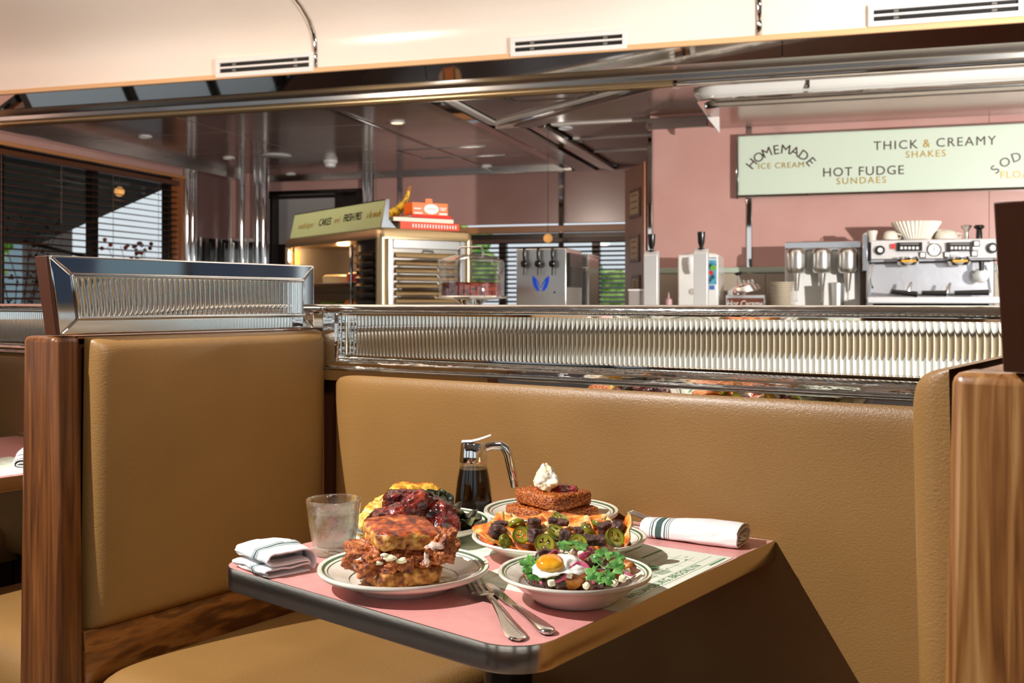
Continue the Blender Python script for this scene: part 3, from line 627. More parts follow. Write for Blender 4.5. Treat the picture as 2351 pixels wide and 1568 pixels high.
# --- benches: a wedge-shaped oak end, two upholstered faces, seats, reeded glass screen on top
def bench(wc, n_near, label, seats=(1, 1), bulge=0.0, oak=OAK):
    b = thing('booth_bench', label, 'booth bench', P(wc, 0, 0), RP)
    zt = CAMZ - 0.0565; nf = N0 + 0.03
    tt, tb = 0.046, 0.070             # half thickness of the end post at top and bottom
    prof_ = [(-tb, 0), (tb, 0), (tt, zt), (-tt, zt)]
    MB().loft([[(x, n_near, z) for x, z in prof_], [(x, n_near + 0.05, z) for x, z in prof_]]).build('end_post', oak, b, bevel=0.010, bseg=3)
    ct, cb_ = tt - 0.024, tb - 0.02
    MB().loft([[(x, n, z) for x, z in ((-cb_, 0.1), (cb_, 0.1), (ct, zt - 0.006), (-ct, zt - 0.006))] for n in (n_near + 0.05, nf)]).build('back_core', DARKEDGE, b, smooth=0)
    MB().box(-tt + 0.01, tt - 0.01, n_near + 0.05, nf, zt - 0.006, zt - 0.001).build('top_cap', WOODEDGE, b, bevel=0.002)
    for s in (1, -1):
        H = zt - 0.56 - 0.002; L = nf - n_near - 0.05 - 0.012
        ang = math.atan2((tb - tt) , zt)
        M = Matrix.Translation((s * ((ct + cb_) / 2 + 0.004 + bulge), (n_near + 0.05 + nf) / 2, 0.56 + H / 2)) @ Matrix.Rotation(s * pi / 2, 4, 'Z') @ Matrix.Rotation(ang, 4, 'X')
        o = pad(L, H, 0.040, p=22, nx=44, ny=44).build('back_cushion', TAN, b, smooth=180); o.matrix_local = M
        if seats[0 if s > 0 else 1]:
            x0 = s * 0.055
            MB().box(min(x0, x0 - s * 0.03), max(x0, x0 - s * 0.03), n_near + 0.05, nf, 0.40, 0.562).build('back_rail', OAKX, b, bevel=0.003)
            sw = 0.53; xa = s * 0.056
            def seat_fn(a, c, xa=xa, s=s):
                x = -cos(a * pi); y = -cos(c * pi)
                e = max(0, 1 - abs(x) ** 16) * max(0, 1 - abs(y) ** 14)
                return (xa + s * sw * (x + 1) / 2, n_near + 0.05 + (nf - n_near - 0.05) * (y + 1) / 2, 0.405 + 0.095 * e ** 0.4 + 0.010 * (1 - x * x) * (1 - y * y))
            MB().grid(40, 40, seat_fn).build('seat_cushion', TANSEAT, b, smooth=180)
            xs_ = sorted((xa, xa + s * (sw - 0.03)))
            MB().box(xs_[0], xs_[1], n_near + 0.05, nf, 0.0, 0.41).build('seat_base', DARKEDGE, b, smooth=0)
    MB().box(tb - 0.02, tb - 0.006, nf - 0.02, nf - 0.004, 0.3, zt - 0.005).build('corner_strip', WOODEDGE, b, bevel=0.003)
    return b
def screen(wc, n_top, n_bot, label):
    z0 = CAMZ - 0.0545; z1 = CAMZ + 0.0755; nf = N0 + 0.016; H = z1 - z0
    s = thing('glass_screen', label, 'glass screen', P(wc, 0, 0), RP)
    # looking along +w at the face: outline in (n, z)
    def slab(poly, t0, t1): return [[(t, n, z) for n, z in poly] for t in (t0, t1)]
    fw = 0.030; outer = [(n_bot, z0), (nf, z0), (nf, z1), (n_top, z1)]
    def near(z, o=0.0): return n_bot + (n_top - n_bot) * (z - z0) / H + o
    za, zb_ = z0 + 0.026, z1 - 0.030
    inner = [(near(za, 0.035), za), (nf - 0.030, za), (nf - 0.030, zb_), (near(zb_, 0.035), zb_)]
    th = 0.016
    for nm, q in (('bottom_rail', [outer[0], outer[1], inner[1], inner[0]]), ('far_stile', [outer[1], outer[2], inner[2], inner[1]]),
                  ('top_rail', [outer[2], outer[3], inner[3], inner[2]]), ('near_stile', [outer[3], outer[0], inner[0], inner[3]])):
        MB().loft(slab(q, -th, th)).build(nm, CHROME, s, bevel=0.003)
    # raised inner bead
    bd = 0.004
    q = [(n + (bd if i in (0, 3) else -bd), z + (bd if i in (0, 1) else -bd)) for i, (n, z) in enumerate(inner)]
    for i in range(4):
        a0, a1, b1_, b0_ = inner[i], inner[(i + 1) % 4], q[(i + 1) % 4], q[i]
        MB().loft(slab([a0, a1, b1_, b0_], -th - 0.003, th + 0.003)).build('inner_bead', CHROME, s, bevel=0.0012)
    MB().loft(slab([(n_bot - 0.006, z0), (n_bot, z0), (n_top, z1 - 0.001), (n_top - 0.006, z1 - 0.001)], -th, th)).build('end_strip', DARKEDGE, s, bevel=0.001)
    g = reeded(inner[1][0] - inner[3][0], zb_ - za, 0.0110, 0.005, inner[0][0] - inner[3][0]).build('reeded_pane', REED, s, smooth=55)
    g.matrix_local = Matrix.Translation((0.0, inner[3][0], za)) @ Matrix.Rotation(pi / 2, 4, 'Z')
    return s
bench(-1.640, 0.950, 'tan upholstered booth bench with oak end post left of table')
screen(-1.612, 0.944, 0.963, 'chrome framed reeded glass screen on the left bench')
bench(-0.158, 0.900, 'tan booth bench with pale oak end post at right edge', bulge=0.014, oak=OAKP)
screen(-0.145, 0.852, 0.889, 'chrome glass screen with dark end on the right bench')
bench(-3.35, 0.960, 'distant tan booth bench at far left behind the other table')

# --- tables
def round_poly(pts, radii, seg=10):
    out = []; n = len(pts)
    for i in range(n):
        p = Vector(pts[i]); a = (Vector(pts[i - 1]) - p).normalized(); b = (Vector(pts[(i + 1) % n]) - p).normalized(); r = radii[i]
        if r <= 0: out.append(tuple(p)); continue
        ang = a.angle(b); d = r / math.tan(ang / 2); c = p + (a + b).normalized() * (r / sin(ang / 2))
        s = p + a * d - c; e = p + b * d - c
        a0 = atan2(s.y, s.x); a1 = atan2(e.y, e.x)
        while a1 - a0 > pi: a1 -= 2 * pi
        while a1 - a0 < -pi: a1 += 2 * pi
        out += [(c.x + r * cos(a0 + (a1 - a0) * k / seg), c.y + r * sin(a0 + (a1 - a0) * k / seg)) for k in range(seg + 1)]
    return out
def inset(poly, d):
    n = len(poly); out = []
    for i in range(n):
        p0 = Vector(poly[i - 1]); p1 = Vector(poly[i]); p2 = Vector(poly[(i + 1) % n])
        e1 = (p1 - p0).normalized(); e2 = (p2 - p1).normalized()
        nn = (Vector((-e1.y, e1.x)) + Vector((-e2.y, e2.x))).normalized()
        out.append(tuple(p1 + nn * d))
    return out
TZ = 0.75
def booth_table(label, corners, radii):
    t = thing('booth_table', label, 'table', P(0, 0, 0), RP)
    poly = round_poly(corners, radii)
    area = sum(poly[i - 1][0] * poly[i][1] - poly[i][0] * poly[i - 1][1] for i in range(len(poly)))
    if area < 0: poly = poly[::-1]
    inn = inset(poly, 0.0022)
    MB().prism(inn, TZ - 0.028, TZ).build('tabletop', PINKTOP, t, smooth=0)
    rings = []
    for off, z in ((0.0022, TZ - 0.0295), (0.0004, TZ - 0.0295), (0.0, TZ - 0.028), (0.0, TZ - 0.001), (0.0006, TZ + 0.0002), (0.0022, TZ + 0.0002), (0.0026, TZ - 0.0006)):
        q = inset(poly, off) if off else poly
        rings.append([(x, y, z) for x, y in q])
    MB().loft(rings, cap=False).build('edge_band', BAND, t, smooth=50)
    c = Vector(corners[0]) + Vector(corners[2]); c = c / 2
    MB().lathe([(0.035, 0.05), (0.035, TZ - 0.05)], 20, Matrix.Translation((c.x, c.y, 0))).build('column', DARKMET, t)
    MB().lathe([(0.20, 0), (0.20, 0.012), (0.06, 0.045), (0.036, 0.06)], 28, Matrix.Translation((c.x, c.y, 0))).build('foot', DARKMET, t)
    for s in (1, -1): MB().box(-0.2, 0.2, -0.02, 0.02, TZ - 0.055, TZ - 0.029, Matrix.Translation((c.x, c.y, 0)) @ Matrix.Rotation(s * pi / 4, 4, 'Z')).build('bracket', DARKMET, t, smooth=0)
    return t
g1 = unframe(PA, ground(494, 1296, TZ)); g2 = unframe(PA, ground(1202, 1503, TZ)); g3 = unframe(PA, ground(1783, 1240, TZ))
C4 = (g3[0] + g1[0] - g2[0], N0 - 0.002)
booth_table('pink laminate booth table with metal edge laid with five dishes', [g1, g2, (g3[0], N0 - 0.002), C4], [0.045, 0.055, 0.0, 0.0])
booth_table('pink topped table in the neighbouring booth at far left', [(-2.72, 0.90), (-2.09, 0.90), (-2.09, N0 - 0.002), (-2.72, N0 - 0.002)], [0.05, 0.05, 0, 0])

# ================================================================== counter and back bar
WHITEPANEL = mat('white_counter_panel', S(238, 234, 224), rough=0.25)
CZ = 1.035
cnt = thing('bar_counter', 'white fronted bar counter with light-bouncing white top behind the partition', 'counter', (0, 0, 0), RD)
MB().box(-3.0, 3.2, 3.95, 5.10, CZ - 0.035, CZ).build('worktop', mat('white_bounce_top', S(226, 222, 212), rough=0.3), cnt, bevel=0.008)  # matte white instead of steel, so the top bounces light to the ceiling
for k in range(6):
    a = -3.0 + k * 6.2 / 6
    MB().box(a + 0.004, a + 6.2 / 6 - 0.004, 4.03, 4.07, 0.12, 0.90).build('front_panel', WHITEPANEL, cnt, bevel=0.004)
MB().box(-3.0, 3.2, 4.02, 4.08, 0.90, CZ - 0.035).build('apron', mat('tan_apron', S(150, 132, 108), rough=0.35), cnt, smooth=0)
MB().box(-2.95, 3.15, 4.08, 5.0, 0.0, CZ - 0.035).build('carcass', DARKMET, cnt, smooth=0)
BZ = 0.98
bb = thing('back_counter', 'steel back counter running along the pink wall', 'counter', (0, 0, 0), RD)
MB().box(-0.93, 4.0, 5.28, 5.87, BZ - 0.04, BZ).build('worktop', STEEL, bb, bevel=0.005)
MB().box(-0.9, 4.0, 5.32, 5.87, 0, BZ - 0.04).build('carcass', DARKMET, bb, smooth=0)

class At:
    """survey helper: local coordinates (x, z) on the plane v for things standing at (u0, v, z0)"""
    def __init__(s, px, v, z0): s.u0 = du(px, v); s.v = v; s.z0 = z0; s.loc = D(s.u0, v, z0); s.px = px
    def x(s, px): return du(px, s.v) - s.u0
    def z(s, px, py): return dz(px, py, s.v) - s.z0
    def m(s): return D(s.u0, s.v).y / FPX

# --- refrigerated pie case
CX, CYY = -0.56, 4.40
case = thing('pie_case', 'champagne metal pie display case with louvred sides on counter', 'display case', (CX, CYY, CZ), radians(35))
TOPZ = CAMZ + 0.3135 - CZ; LX, LY = 0.477, 1.02
def rframe(z, r=0.035): return [(x, y, z) for x, y in round_poly([(0, 0), (LX, 0), (LX, LY), (0, LY)], [r] * 4, 6)]
MB().loft([rframe(TOPZ - 0.045), rframe(TOPZ - 0.012), [(0.012 + x * (LX - 0.024) / LX, 0.012 + y * (LY - 0.024) / LY, z) for x, y, z in rframe(TOPZ)]]).build('top_shell', CHAMPAGNE, case, smooth=60)
MB().loft([rframe(0), rframe(0.035)]).build('base_shell', CHAMPAGNE, case, smooth=60)
for (x, y) in ((0.024, 0.024), (LX - 0.024, 0.024), (0.024, LY - 0.024), (LX - 0.024, LY - 0.024)):
    MB().lathe([(0.024, 0.03), (0.024, TOPZ - 0.04)], 20, Matrix.Translation((x, y, 0))).build('corner_post', CHAMPAGNE, case)
MB().box(LX - 0.012, LX - 0.006, 0.03, LY - 0.03, 0.03, TOPZ - 0.04).build('back_panel', STEEL, case, smooth=0)
MB().box(0.03, LX - 0.03, LY - 0.012, LY - 0.006, 0.03, TOPZ - 0.04).build('end_panel', STEEL, case, smooth=0)
MB().box(0.03, LX - 0.03, 0.022, 0.03, 0.03, TOPZ - 0.04).build('side_panel', mat('dark_steel', (0.42, 0.39, 0.35, 1), rough=0.3, metal=1), case, smooth=0)  # darker steel panel behind the louvres
MB().box(0.045, 0.07, 0.004, 0.02, 0.03, TOPZ - 0.045).box(LX - 0.07, LX - 0.045, 0.004, 0.02, 0.03, TOPZ - 0.045).box(0.07, LX - 0.07, 0.004, 0.02, TOPZ - 0.085, TOPZ - 0.045).build('louvre_frame', STEEL, case, bevel=0.003)
lv = MB().loft([[(x, 0.02, 0.0), (x, 0.004, -0.012), (x, 0.002, -0.008), (x, 0.018, 0.012)] for x in (0.085, LX - 0.085)]).build('louvre', CHAMPAGNE, case, loc=(0, 0, 0.05), smooth=0)
nl = 8
for k in range(1, nl): link_copy(lv, case, (0, 0, 0.05 + k * (TOPZ - 0.15) / (nl - 0.6)))
fl = MB().loft([[(0.03, y, 0.0), (0.008, y, -0.010), (0.006, y, -0.006), (0.026, y, 0.010)] for y in (0.07, 0.24)]).build('louvre', DARKMET, case, loc=(0, 0, 0.05), smooth=0)
for k in range(1, nl): link_copy(fl, case, (0, 0, 0.05 + k * (TOPZ - 0.14) / (nl - 0.6)))
MB().box(0.03, 0.034, 0.05, 0.27, 0.03, TOPZ - 0.045).build('dark_panel', DARKMET, case, smooth=0)
MB().box(0.004, 0.016, 0.272, 0.285, 0.03, TOPZ - 0.06).build('door_edge', CHROME, case, bevel=0.002)
MB().box(0.012, 0.016, 0.285, LY - 0.045, 0.03, TOPZ - 0.05).build('glass_door', PANE, case, smooth=0)
MB().box(0.004, 0.018, LY - 0.05, LY - 0.036, 0.03, TOPZ - 0.05).build('door_edge', CHROME, case, bevel=0.002)
MB().box(0.02, LX - 0.02, 0.29, LY - 0.03, 0.155, 0.160).build('shelf', mat('amber_shelf', S(120, 70, 36), rough=0.2), case, smooth=0)
MB().tube([(0.05, LY - 0.06, 0.05), (0.05, LY - 0.06, TOPZ - 0.06)], 0.012, 8).build('interior_lamp', mat('orange_glow', S(255, 150, 50), emit=(1.0, 0.42, 0.08, 1), estr=2.5), case)
lamp('POINT', 'case_lamp', (CX - 0.25, CYY + 0.62, CZ + TOPZ - 0.07), 2.0, (1.0, 0.55, 0.25), 0.03)
cR = Matrix.Translation((CX, CYY, CZ)) @ Matrix.Rotation(radians(35), 4, 'Z')
def in_case(x, y, z): return cR @ Vector((x, y, z))
for i, (x, y, z, r, c, h, lab) in enumerate(((0.17, 0.42, 0.160, 0.10, S(196, 40, 28), 0.05, 'red glazed cake on the upper shelf of the pie case'), (0.17, 0.68, 0.160, 0.10, S(232, 210, 160), 0.045, 'pale cream cake on the upper shelf of the pie case'),
                                            (0.17, 0.44, 0.036, 0.10, S(210, 120, 40), 0.05, 'orange pie on the floor of the pie case'), (0.17, 0.70, 0.036, 0.10, S(120, 140, 50), 0.04, 'green topped pie on the floor of the pie case'))):
    k = thing('display_cake', lab, 'cake', in_case(x, y, z), 0)
    MB().lathe([(0, 0.006), (r, 0.006), (r + 0.004, h * 0.8), (r - 0.008, h), (0, h)], 28).build('cake', mat('cake_%d' % i, c, rough=0.35), k)
    MB().lathe([(0, 0), (r + 0.02, 0.002), (r + 0.022, 0.006), (0, 0.006)], 28).build('tray', WHITEP, k)
# sign on the case
sg = thing('cake_sign', 'pale green CAKES and FRESH PIES sign on top of pie case', 'sign', in_case(0.012, 0.0, TOPZ + 0.001), radians(35))
SH = 0.118; lean = 0.026
M = Matrix(((0, 0, 1, 0), (-1, 0, 0, 0), (0, 1, 0, 0), (0, 0, 0, 1)))
def sgp(y, h, d=0.0): return (lean * h / SH - d, y, h)
MB().loft([[sgp(0.01, 0), sgp(0.01, SH), sgp(0.01, SH, -0.006), sgp(0.01, 0, -0.006)], [sgp(0.965, 0), sgp(0.965, SH), sgp(0.965, SH, -0.006), sgp(0.965, 0, -0.006)]]).build('board', PALEGREEN, sg, smooth=0)
MB().loft([[(x, y, z) for x, z in ((0.0, 0), (0.070, 0), (0.034, 0.035), (lean + 0.012, SH + 0.002), (lean - 0.004, SH + 0.002))] for y in (0.0, 0.006)]).build('end_bracket', BRIGHTSTEEL, sg, smooth=0)
MB().box(lean - 0.002, lean + 0.008, 0.005, 0.965, SH, SH + 0.003).build('top_edge', DARKMET, sg, smooth=0)
tilt = math.atan2(lean, SH)
rotS = (Matrix.Rotation(-pi / 2, 4, 'Z') @ Matrix.Rotation(pi / 2 - tilt, 4, 'X')).to_euler()
FADE = mat('faded_gold', S(190, 170, 110), rough=0.5); TGOLD2 = mat('ochre_script', S(186, 150, 60), rough=0.5)
text('lettering', 'CAKES', 0.050, TXTBLACK, sg, sgp(0.585, 0.058, 0.0015), rotS, xs=0.95, shear=0.1, spacing=0.95)
text('lettering', 'FRESH PIES', 0.050, TXTBLACK, sg, sgp(0.30, 0.062, 0.0015), rotS, xs=0.80, shear=0.1, spacing=0.95)
text('script_lettering', 'multi-layer', 0.046, FADE, sg, sgp(0.80, 0.055, 0.0015), rotS, xs=0.9, shear=0.35)
text('script_lettering', 'and', 0.04, FADE, sg, sgp(0.46, 0.06, 0.0015), rotS, shear=0.35)
text('script_lettering', 'a la mode', 0.044, TGOLD2, sg, sgp(0.095, 0.062, 0.0015), rotS, xs=0.75, shear=0.35)
# things on top of the case
def book(x0, x1, y0, y1, z, h, cover, pages, label, rz=0.0, spine=True):
    b = thing('book', label, 'book', in_case((x0 + x1) / 2, (y0 + y1) / 2, TOPZ + z), radians(35) + rz, 'cookbooks on the pie case')
    w = (x1 - x0) / 2; d = (y1 - y0) / 2
    MB().box(-w, w, -d, d, 0, 0.003).box(-w, w, -d, d, h - 0.003, h).box(-w, w, -d - 0.002, -d + 0.002, 0, h).build('cover', cover, b, bevel=0.001)
    MB().box(-w + 0.003, w - 0.003, -d + 0.002, d - 0.004, 0.003, h - 0.003).build('pages', pages, b, smooth=0)
    return b
PAGES = mat('pages', S(236, 226, 204), rough=0.7)
bk = book(0.125, 0.425, 0.045, 0.245, 0.002, 0.032, mat('red_cover', S(238, 72, 28), rough=0.4), PAGES, 'thick red spiral cookbook at the bottom of the stack')
for k in range(16): MB().box(-0.09 + k * 0.0145, -0.084 + k * 0.0145, -0.104, -0.101, 0.008, 0.024).build('spiral_loop', TXTWHITE, bk, smooth=0)
book(0.10, 0.405, 0.06, 0.25, 0.036, 0.018, mat('cream_cover', S(240, 232, 214), rough=0.4), PAGES, 'cream covered book in the middle of the stack')
book(0.19, 0.395, 0.065, 0.25, 0.056, 0.014, mat('scarlet_cover', S(226, 44, 26), rough=0.4), PAGES, 'thin scarlet book on top of the stack', 0.05)
book(0.17, 0.37, 0.255, 0.44, 0.002, 0.046, mat('green_cover', S(90, 140, 50), rough=0.4), PAGES, 'green and white book lying under the bananas')
tb = thing('tea_box', 'orange cardboard box with white oval label on the books', 'box', in_case(0.31, 0.14, TOPZ + 0.071), radians(30))
OR = mat('orange_card', S(250, 118, 32), rough=0.45)
MB().box(-0.088, 0.088, -0.045, 0.045, 0, 0.056).build('carton', OR, tb, bevel=0.002)
MB().prism(round_poly([(-0.017, 0.056), (0.017, 0.056), (0.017, 0.076), (-0.017, 0.076)], [0, 0, 0.006, 0.006], 4), -0.001, 0.001, Matrix.Translation((0, -0.03, 0)) @ Matrix.Rotation(pi / 2, 4, 'X')).build('hang_tab', OR, tb, smooth=0)
MB().lathe([(0, 0), (0.036, 0), (0.036, 0.001), (0, 0.001)], 32, Matrix.Translation((0.005, -0.0455, 0.028)) @ Matrix.Rotation(pi / 2, 4, 'X') @ Matrix.Diagonal((1, 0.62, 1, 1))).build('oval_label', TXTWHITE, tb, smooth=0)
MB().tube([(-0.016 + 0.0021 * i, -0.0472, 0.028 + 0.004 * sin(i * 1.9) * (1 if i % 3 else 0.4)) for i in range(20)], 0.0006, 4).build('label_script', mat('rust_ink', S(206, 96, 70), rough=0.5), tb)
MB().box(-0.08, -0.045, -0.0462, -0.0455, 0.026, 0.031).box(-0.08, -0.038, -0.0462, -0.0455, 0.006, 0.012).box(0.046, 0.08, -0.0462, -0.0455, 0.032, 0.036).box(0.05, 0.076, -0.0462, -0.0455, 0.024, 0.028).box(0.044, 0.084, -0.0462, -0.0455, 0.004, 0.012).build('small_print', TXTWHITE, tb, smooth=0)
bn = thing('banana_bunch', 'bunch of ripe yellow bananas beside the cake sign', 'bananas', in_case(0.262, 0.335, TOPZ + 0.050), radians(10))
BAN = mat('banana_skin', S(240, 196, 40), rough=0.4, ramp=[(0.35, S(150, 100, 20)), (0.45, S(238, 190, 36)), (0.75, S(246, 210, 60))], scale=30)
for k, (yo, rx, zo) in enumerate(((0.0, 0.2, 0.0), (0.035, 0.45, 0.008), (-0.03, 0.05, 0.0))):
    pts = []; rad = []
    for i in range(12):
        t = i / 11.0; a = -0.25 + t * 1.75
        pts.append((-0.085 + 0.145 * sin(a), yo * (1 - t * 0.8), zo + 0.022 + 0.135 * (1 - cos(a)) ))
        rad.append(0.005 + 0.0155 * sin(min(1, t * 1.25) * pi) ** 0.6 if t < 0.8 else 0.0075)
    MB().tube(pts, rad, 8, up=(0, 1, 0)).build('banana', BAN, bn, smooth=60)
MB().tube([(0.056, 0, 0.135), (0.068, 0, 0.172)], [0.012, 0.008], 8).build('stem_crown', mat('banana_stem', S(150, 100, 50), rough=0.7), bn)

# --- cake stand with dome
v = 4.12; A = At(1081, v, CZ); s = A.m()
cs = thing('cake_stand', 'steel footed cake stand with clear dome in front of pie case', 'cake stand', A.loc, RD)
zp = A.z(1081, 682); R = 86 * s
MB().lathe([(0, 0), (R * 0.5, 0), (R * 0.52, 0.006), (R * 0.2, 0.02), (R * 0.16, zp * 0.5), (R * 0.45, zp - 0.012), (R * 0.97, zp - 0.006), (R, zp), (R * 0.98, zp + 0.005), (R * 0.9, zp + 0.002), (0, zp + 0.002)], 48).build('stand', CHROME, cs)
Rd = 77 * s; zt = A.z(1081, 598)
MB().lathe([(Rd, zp + 0.003), (Rd, zt - 0.01), (Rd * 0.97, zt), (Rd * 0.5, zt + 0.022), (0, zt + 0.028), (0, zt + 0.0255), (Rd * 0.49, zt + 0.0195), (Rd * 0.955, zt - 0.003), (Rd - 0.003, zt - 0.012), (Rd - 0.003, zp + 0.003)], 56).build('dome', DOME, cs)
MB().tube([(-0.055, 0, zt + 0.024), (-0.055, 0, zt + 0.045), (-0.045, 0, zt + 0.056), (0.045, 0, zt + 0.056), (0.055, 0, zt + 0.045), (0.055, 0, zt + 0.024)], 0.0045, 8).build('dome_handle', BRIGHTSTEEL, cs)
ck = thing('chocolate_cake', 'dark red brown layer cake under the clear dome', 'cake', A.loc + Vector((0, 0, zp + 0.003)), RD)
Rc = 68 * s; hc = A.z(1081, 652) - zp
MB().lathe([(0, 0), (Rc, 0), (Rc + 0.001, hc * 0.5), (Rc, hc * 0.92), (Rc - 0.006, hc), (0, hc)], 40).build('sponge', mat('cake_crumb', S(120, 44, 26), rough=0.6, ramp=[(0.4, S(84, 26, 16)), (0.6, S(166, 66, 36))], scale=60, bump=0.6, bscale=200, bdist=0.003), ck)
MB().lathe([(0, hc), (Rc - 0.004, hc), (Rc - 0.008, hc + 0.003), (0, hc + 0.003)], 40).build('glaze', mat('cake_glaze', S(110, 34, 26), rough=0.2), ck)

# --- drink dispenser with three taps
v = 4.42; A = At(1242, v, CZ); s = A.m()
dd = thing('drink_dispenser', 'steel drink dispenser with three black taps and blue leaf logo', 'drink dispenser', A.loc, RD)
x0, x1 = A.x(1185), A.x(1300); zt = A.z(1242, 570)
MB().box(x0, x1, 0, 0.30, 0, zt).build('body', STEEL, dd, bevel=0.005)
MB().box(x1 + 0.001, x1 + 0.012, 0.02, 0.26, 0.14, zt - 0.02).build('side_grille', mat('black_grille', S(34, 32, 30), rough=0.3), dd, smooth=0)
for k in range(7): MB().box(x1 + 0.012, x1 + 0.016, 0.03, 0.25, 0.15 + k * 0.012, 0.155 + k * 0.012).build('vent_slat', DARKMET, dd, smooth=0)
for px in (1208, 1240, 1272.5):
    x = A.x(px); zb_ = A.z(px, 606)
    t = MB().lathe([(0.0, -0.02), (0.014, -0.012), (0.0165, 0.0), (0.014, 0.012), (0, 0.018)], 18, Matrix.Translation((x, -0.03, zb_))).build('tap', mat('black_gloss', S(16, 14, 14), rough=0.12), dd)
    MB().tube([(x, -0.03, zb_ + 0.014), (x, -0.03, zb_ + 0.022), (x, -0.03, zb_ + 0.045), (x, -0.03, zb_ + 0.066)], [0.005, 0.0065, 0.0085, 0.006], 10).build('tap_handle', BLACKP, t)
    MB().tube([(x, -0.03, zb_ - 0.012), (x - 0.002, -0.03, zb_ - 0.05)], 0.0035, 8).build('spout', DARKMET, t)
    MB().tube([(x, -0.03, zb_), (x, 0.002, zb_)], 0.008, 10).build('shank', CHROME, t)
BLUE = mat('blue_leaf', S(10, 72, 200), rough=0.3)
xm = A.x(1241.5); zl = A.z(1242, 651)
for sgn in (1, -1):
    o_ = [(0.006, -0.034), (0.0225, -0.024), (0.034, -0.006), (0.038, 0.034), (0.018, 0.018), (0.004, -0.012), (0.0005, -0.022), (0.004, -0.027), (0.022, 0.010), (0.012, -0.006)]
    leafp = [(0.004, -0.034), (0.018, -0.030), (0.031, -0.012), (0.037, 0.010), (0.039, 0.035), (0.022, 0.023), (0.010, 0.004), (0.001, -0.021), (0.004, -0.018), (0.013, 0.000), (0.024, 0.016), (0.016, -0.004)]
    MB().prism([(sgn * x, z) for x, z in (leafp if sgn > 0 else leafp[::-1])], 0.0, 0.001, Matrix.Translation((xm, -0.0003, zl)) @ Matrix.Rotation(pi / 2, 4, 'X')).build('logo_leaf', BLUE, dd, smooth=0)
text('etched_name', 'V e r o', 0.022, mat('etched_grey', S(150, 146, 138), rough=0.4), dd, (xm, -0.0008, A.z(1242, 674)), (pi / 2, 0, 0))
MB().prism([(0, 0.008), (0.002, 0.002), (0.008, 0), (0.002, -0.002), (0, -0.008), (-0.002, -0.002), (-0.008, 0), (-0.002, 0.002)], 0, 0.001, Matrix.Translation((A.x(1273), -0.0003, A.z(1273, 671))) @ Matrix.Rotation(pi / 2, 4, 'X')).build('logo_star', DARKMET, dd, smooth=0)
# second steel box behind it
A2 = At(1335, 4.78, CZ)
sb = thing('steel_box', 'plain steel box standing behind the drink dispenser', 'box', A2.loc, RD)
MB().box(A2.x(1305), A2.x(1352), 0, 0.22, 0, A2.z(1335, 588)).build('body', BRIGHTSTEEL, sb, bevel=0.004)
MB().box(A2.x(1305), A2.x(1352), -0.004, 0.224, A2.z(1335, 588), A2.z(1335, 583)).build('lid', STEEL, sb, bevel=0.002)
MB().box(A2.x(1312), A2.x(1350), -0.008, 0, A2.z(1335, 622), A2.z(1335, 614)).build('clasp', CHROME, sb, bevel=0.002)
# draft columns
for px, py0, py1, hx, label in ((1496, 586, 537, 0, 'steel draft column with black handle beside the wooden pillar'), (1610, 581, 532, 0, 'steel draft column with black handle before the white machine')):
    A = At(px, 4.46, CZ); t = thing('draft_column', label, 'beer tap', A.loc, RD, 'draft columns on the counter')
    zc = A.z(px, py0); w = 15.5 * A.m()
    MB().loft([[(-w, -w, 0), (w, -w, 0), (w, w, 0), (-w, w, 0)], [(-w, -w, zc), (w, -w, zc), (w, w, zc), (-w, w, zc)], [(-w, -w * 0.2, zc + 0.018), (w, -w * 0.2, zc + 0.018), (w, w, zc + 0.018), (-w, w, zc + 0.018)]]).build('column', mat('scratched_steel', (0.80, 0.80, 0.79, 1), rough=0.34, metal=0.6, bump=0.4, bscale=60, bdist=0.002, stretch=(1, 1, 3)), t, bevel=0.002)
    zh = A.z(px, py1)
    MB().lathe([(0.0, zh), (0.016, zh - 0.001), (0.0165, zh - 0.012), (0.0145, zh - 0.045), (0.008, zh - 0.066), (0.0, zh - 0.066)], 18).build('handle', BLACKP, t)
    MB().lathe([(0.006, zc + 0.01), (0.006, zh - 0.062)], 12).build('ferrule', CHROME, t)
    MB().lathe([(0.012, zc + 0.014), (0.016, zc + 0.02), (0.006, zc + 0.024)], 14).build('collar', DARKMET, t)
# white drink machine
v = 5.42; A = At(1602, v, BZ)
wm = thing('drink_machine', 'white drink machine with picture panel behind draft column', 'drink machine', A.loc, RD)
x0, x1 = A.x(1556), A.x(1649); zt = A.z(1602, 584)
MB().box(x0, x1, 0, 0.30, 0, zt).build('body', WHITEGL, wm, bevel=0.008)
MB().lathe([(0.085, zt), (0.085, zt + 0.006), (0.07, zt + 0.012), (0, zt + 0.012)], 30, Matrix.Translation(((x0 + x1) / 2, 0.13, 0))).build('lid', WHITEGL, wm)
xn = A.x(1588)
MB().lathe([(0.0, 0.045), (0.02, 0.043), (0.022, 0.01), (0.019, 0.0), (0.019, -0.02), (0.009, -0.042), (0, -0.042)], 18, Matrix.Translation((xn, -0.028, A.z(1588, 610)))).build('nozzle', WHITEP, wm)
MB().lathe([(0, 0), (0.016, 0), (0.016, 0.006), (0, 0.008)], 20, Matrix.Translation((A.x(1590), 0, A.z(1590, 669))) @ Matrix.Rotation(pi / 2, 4, 'X')).build('round_badge', mat('grey_badge', S(200, 196, 188), rough=0.4), wm)
pz0, pz1 = A.z(1636, 653), A.z(1636, 597); px0, px1 = A.x(1627), A.x(1645)
MB().box(px0, px1, -0.002, 0, pz0, pz1).build('picture_panel', mat('picture_blue', S(60, 130, 160), rough=0.3, ramp=[(0.35, S(30, 70, 90)), (0.6, S(90, 170, 200))], scale=30), wm, smooth=0)
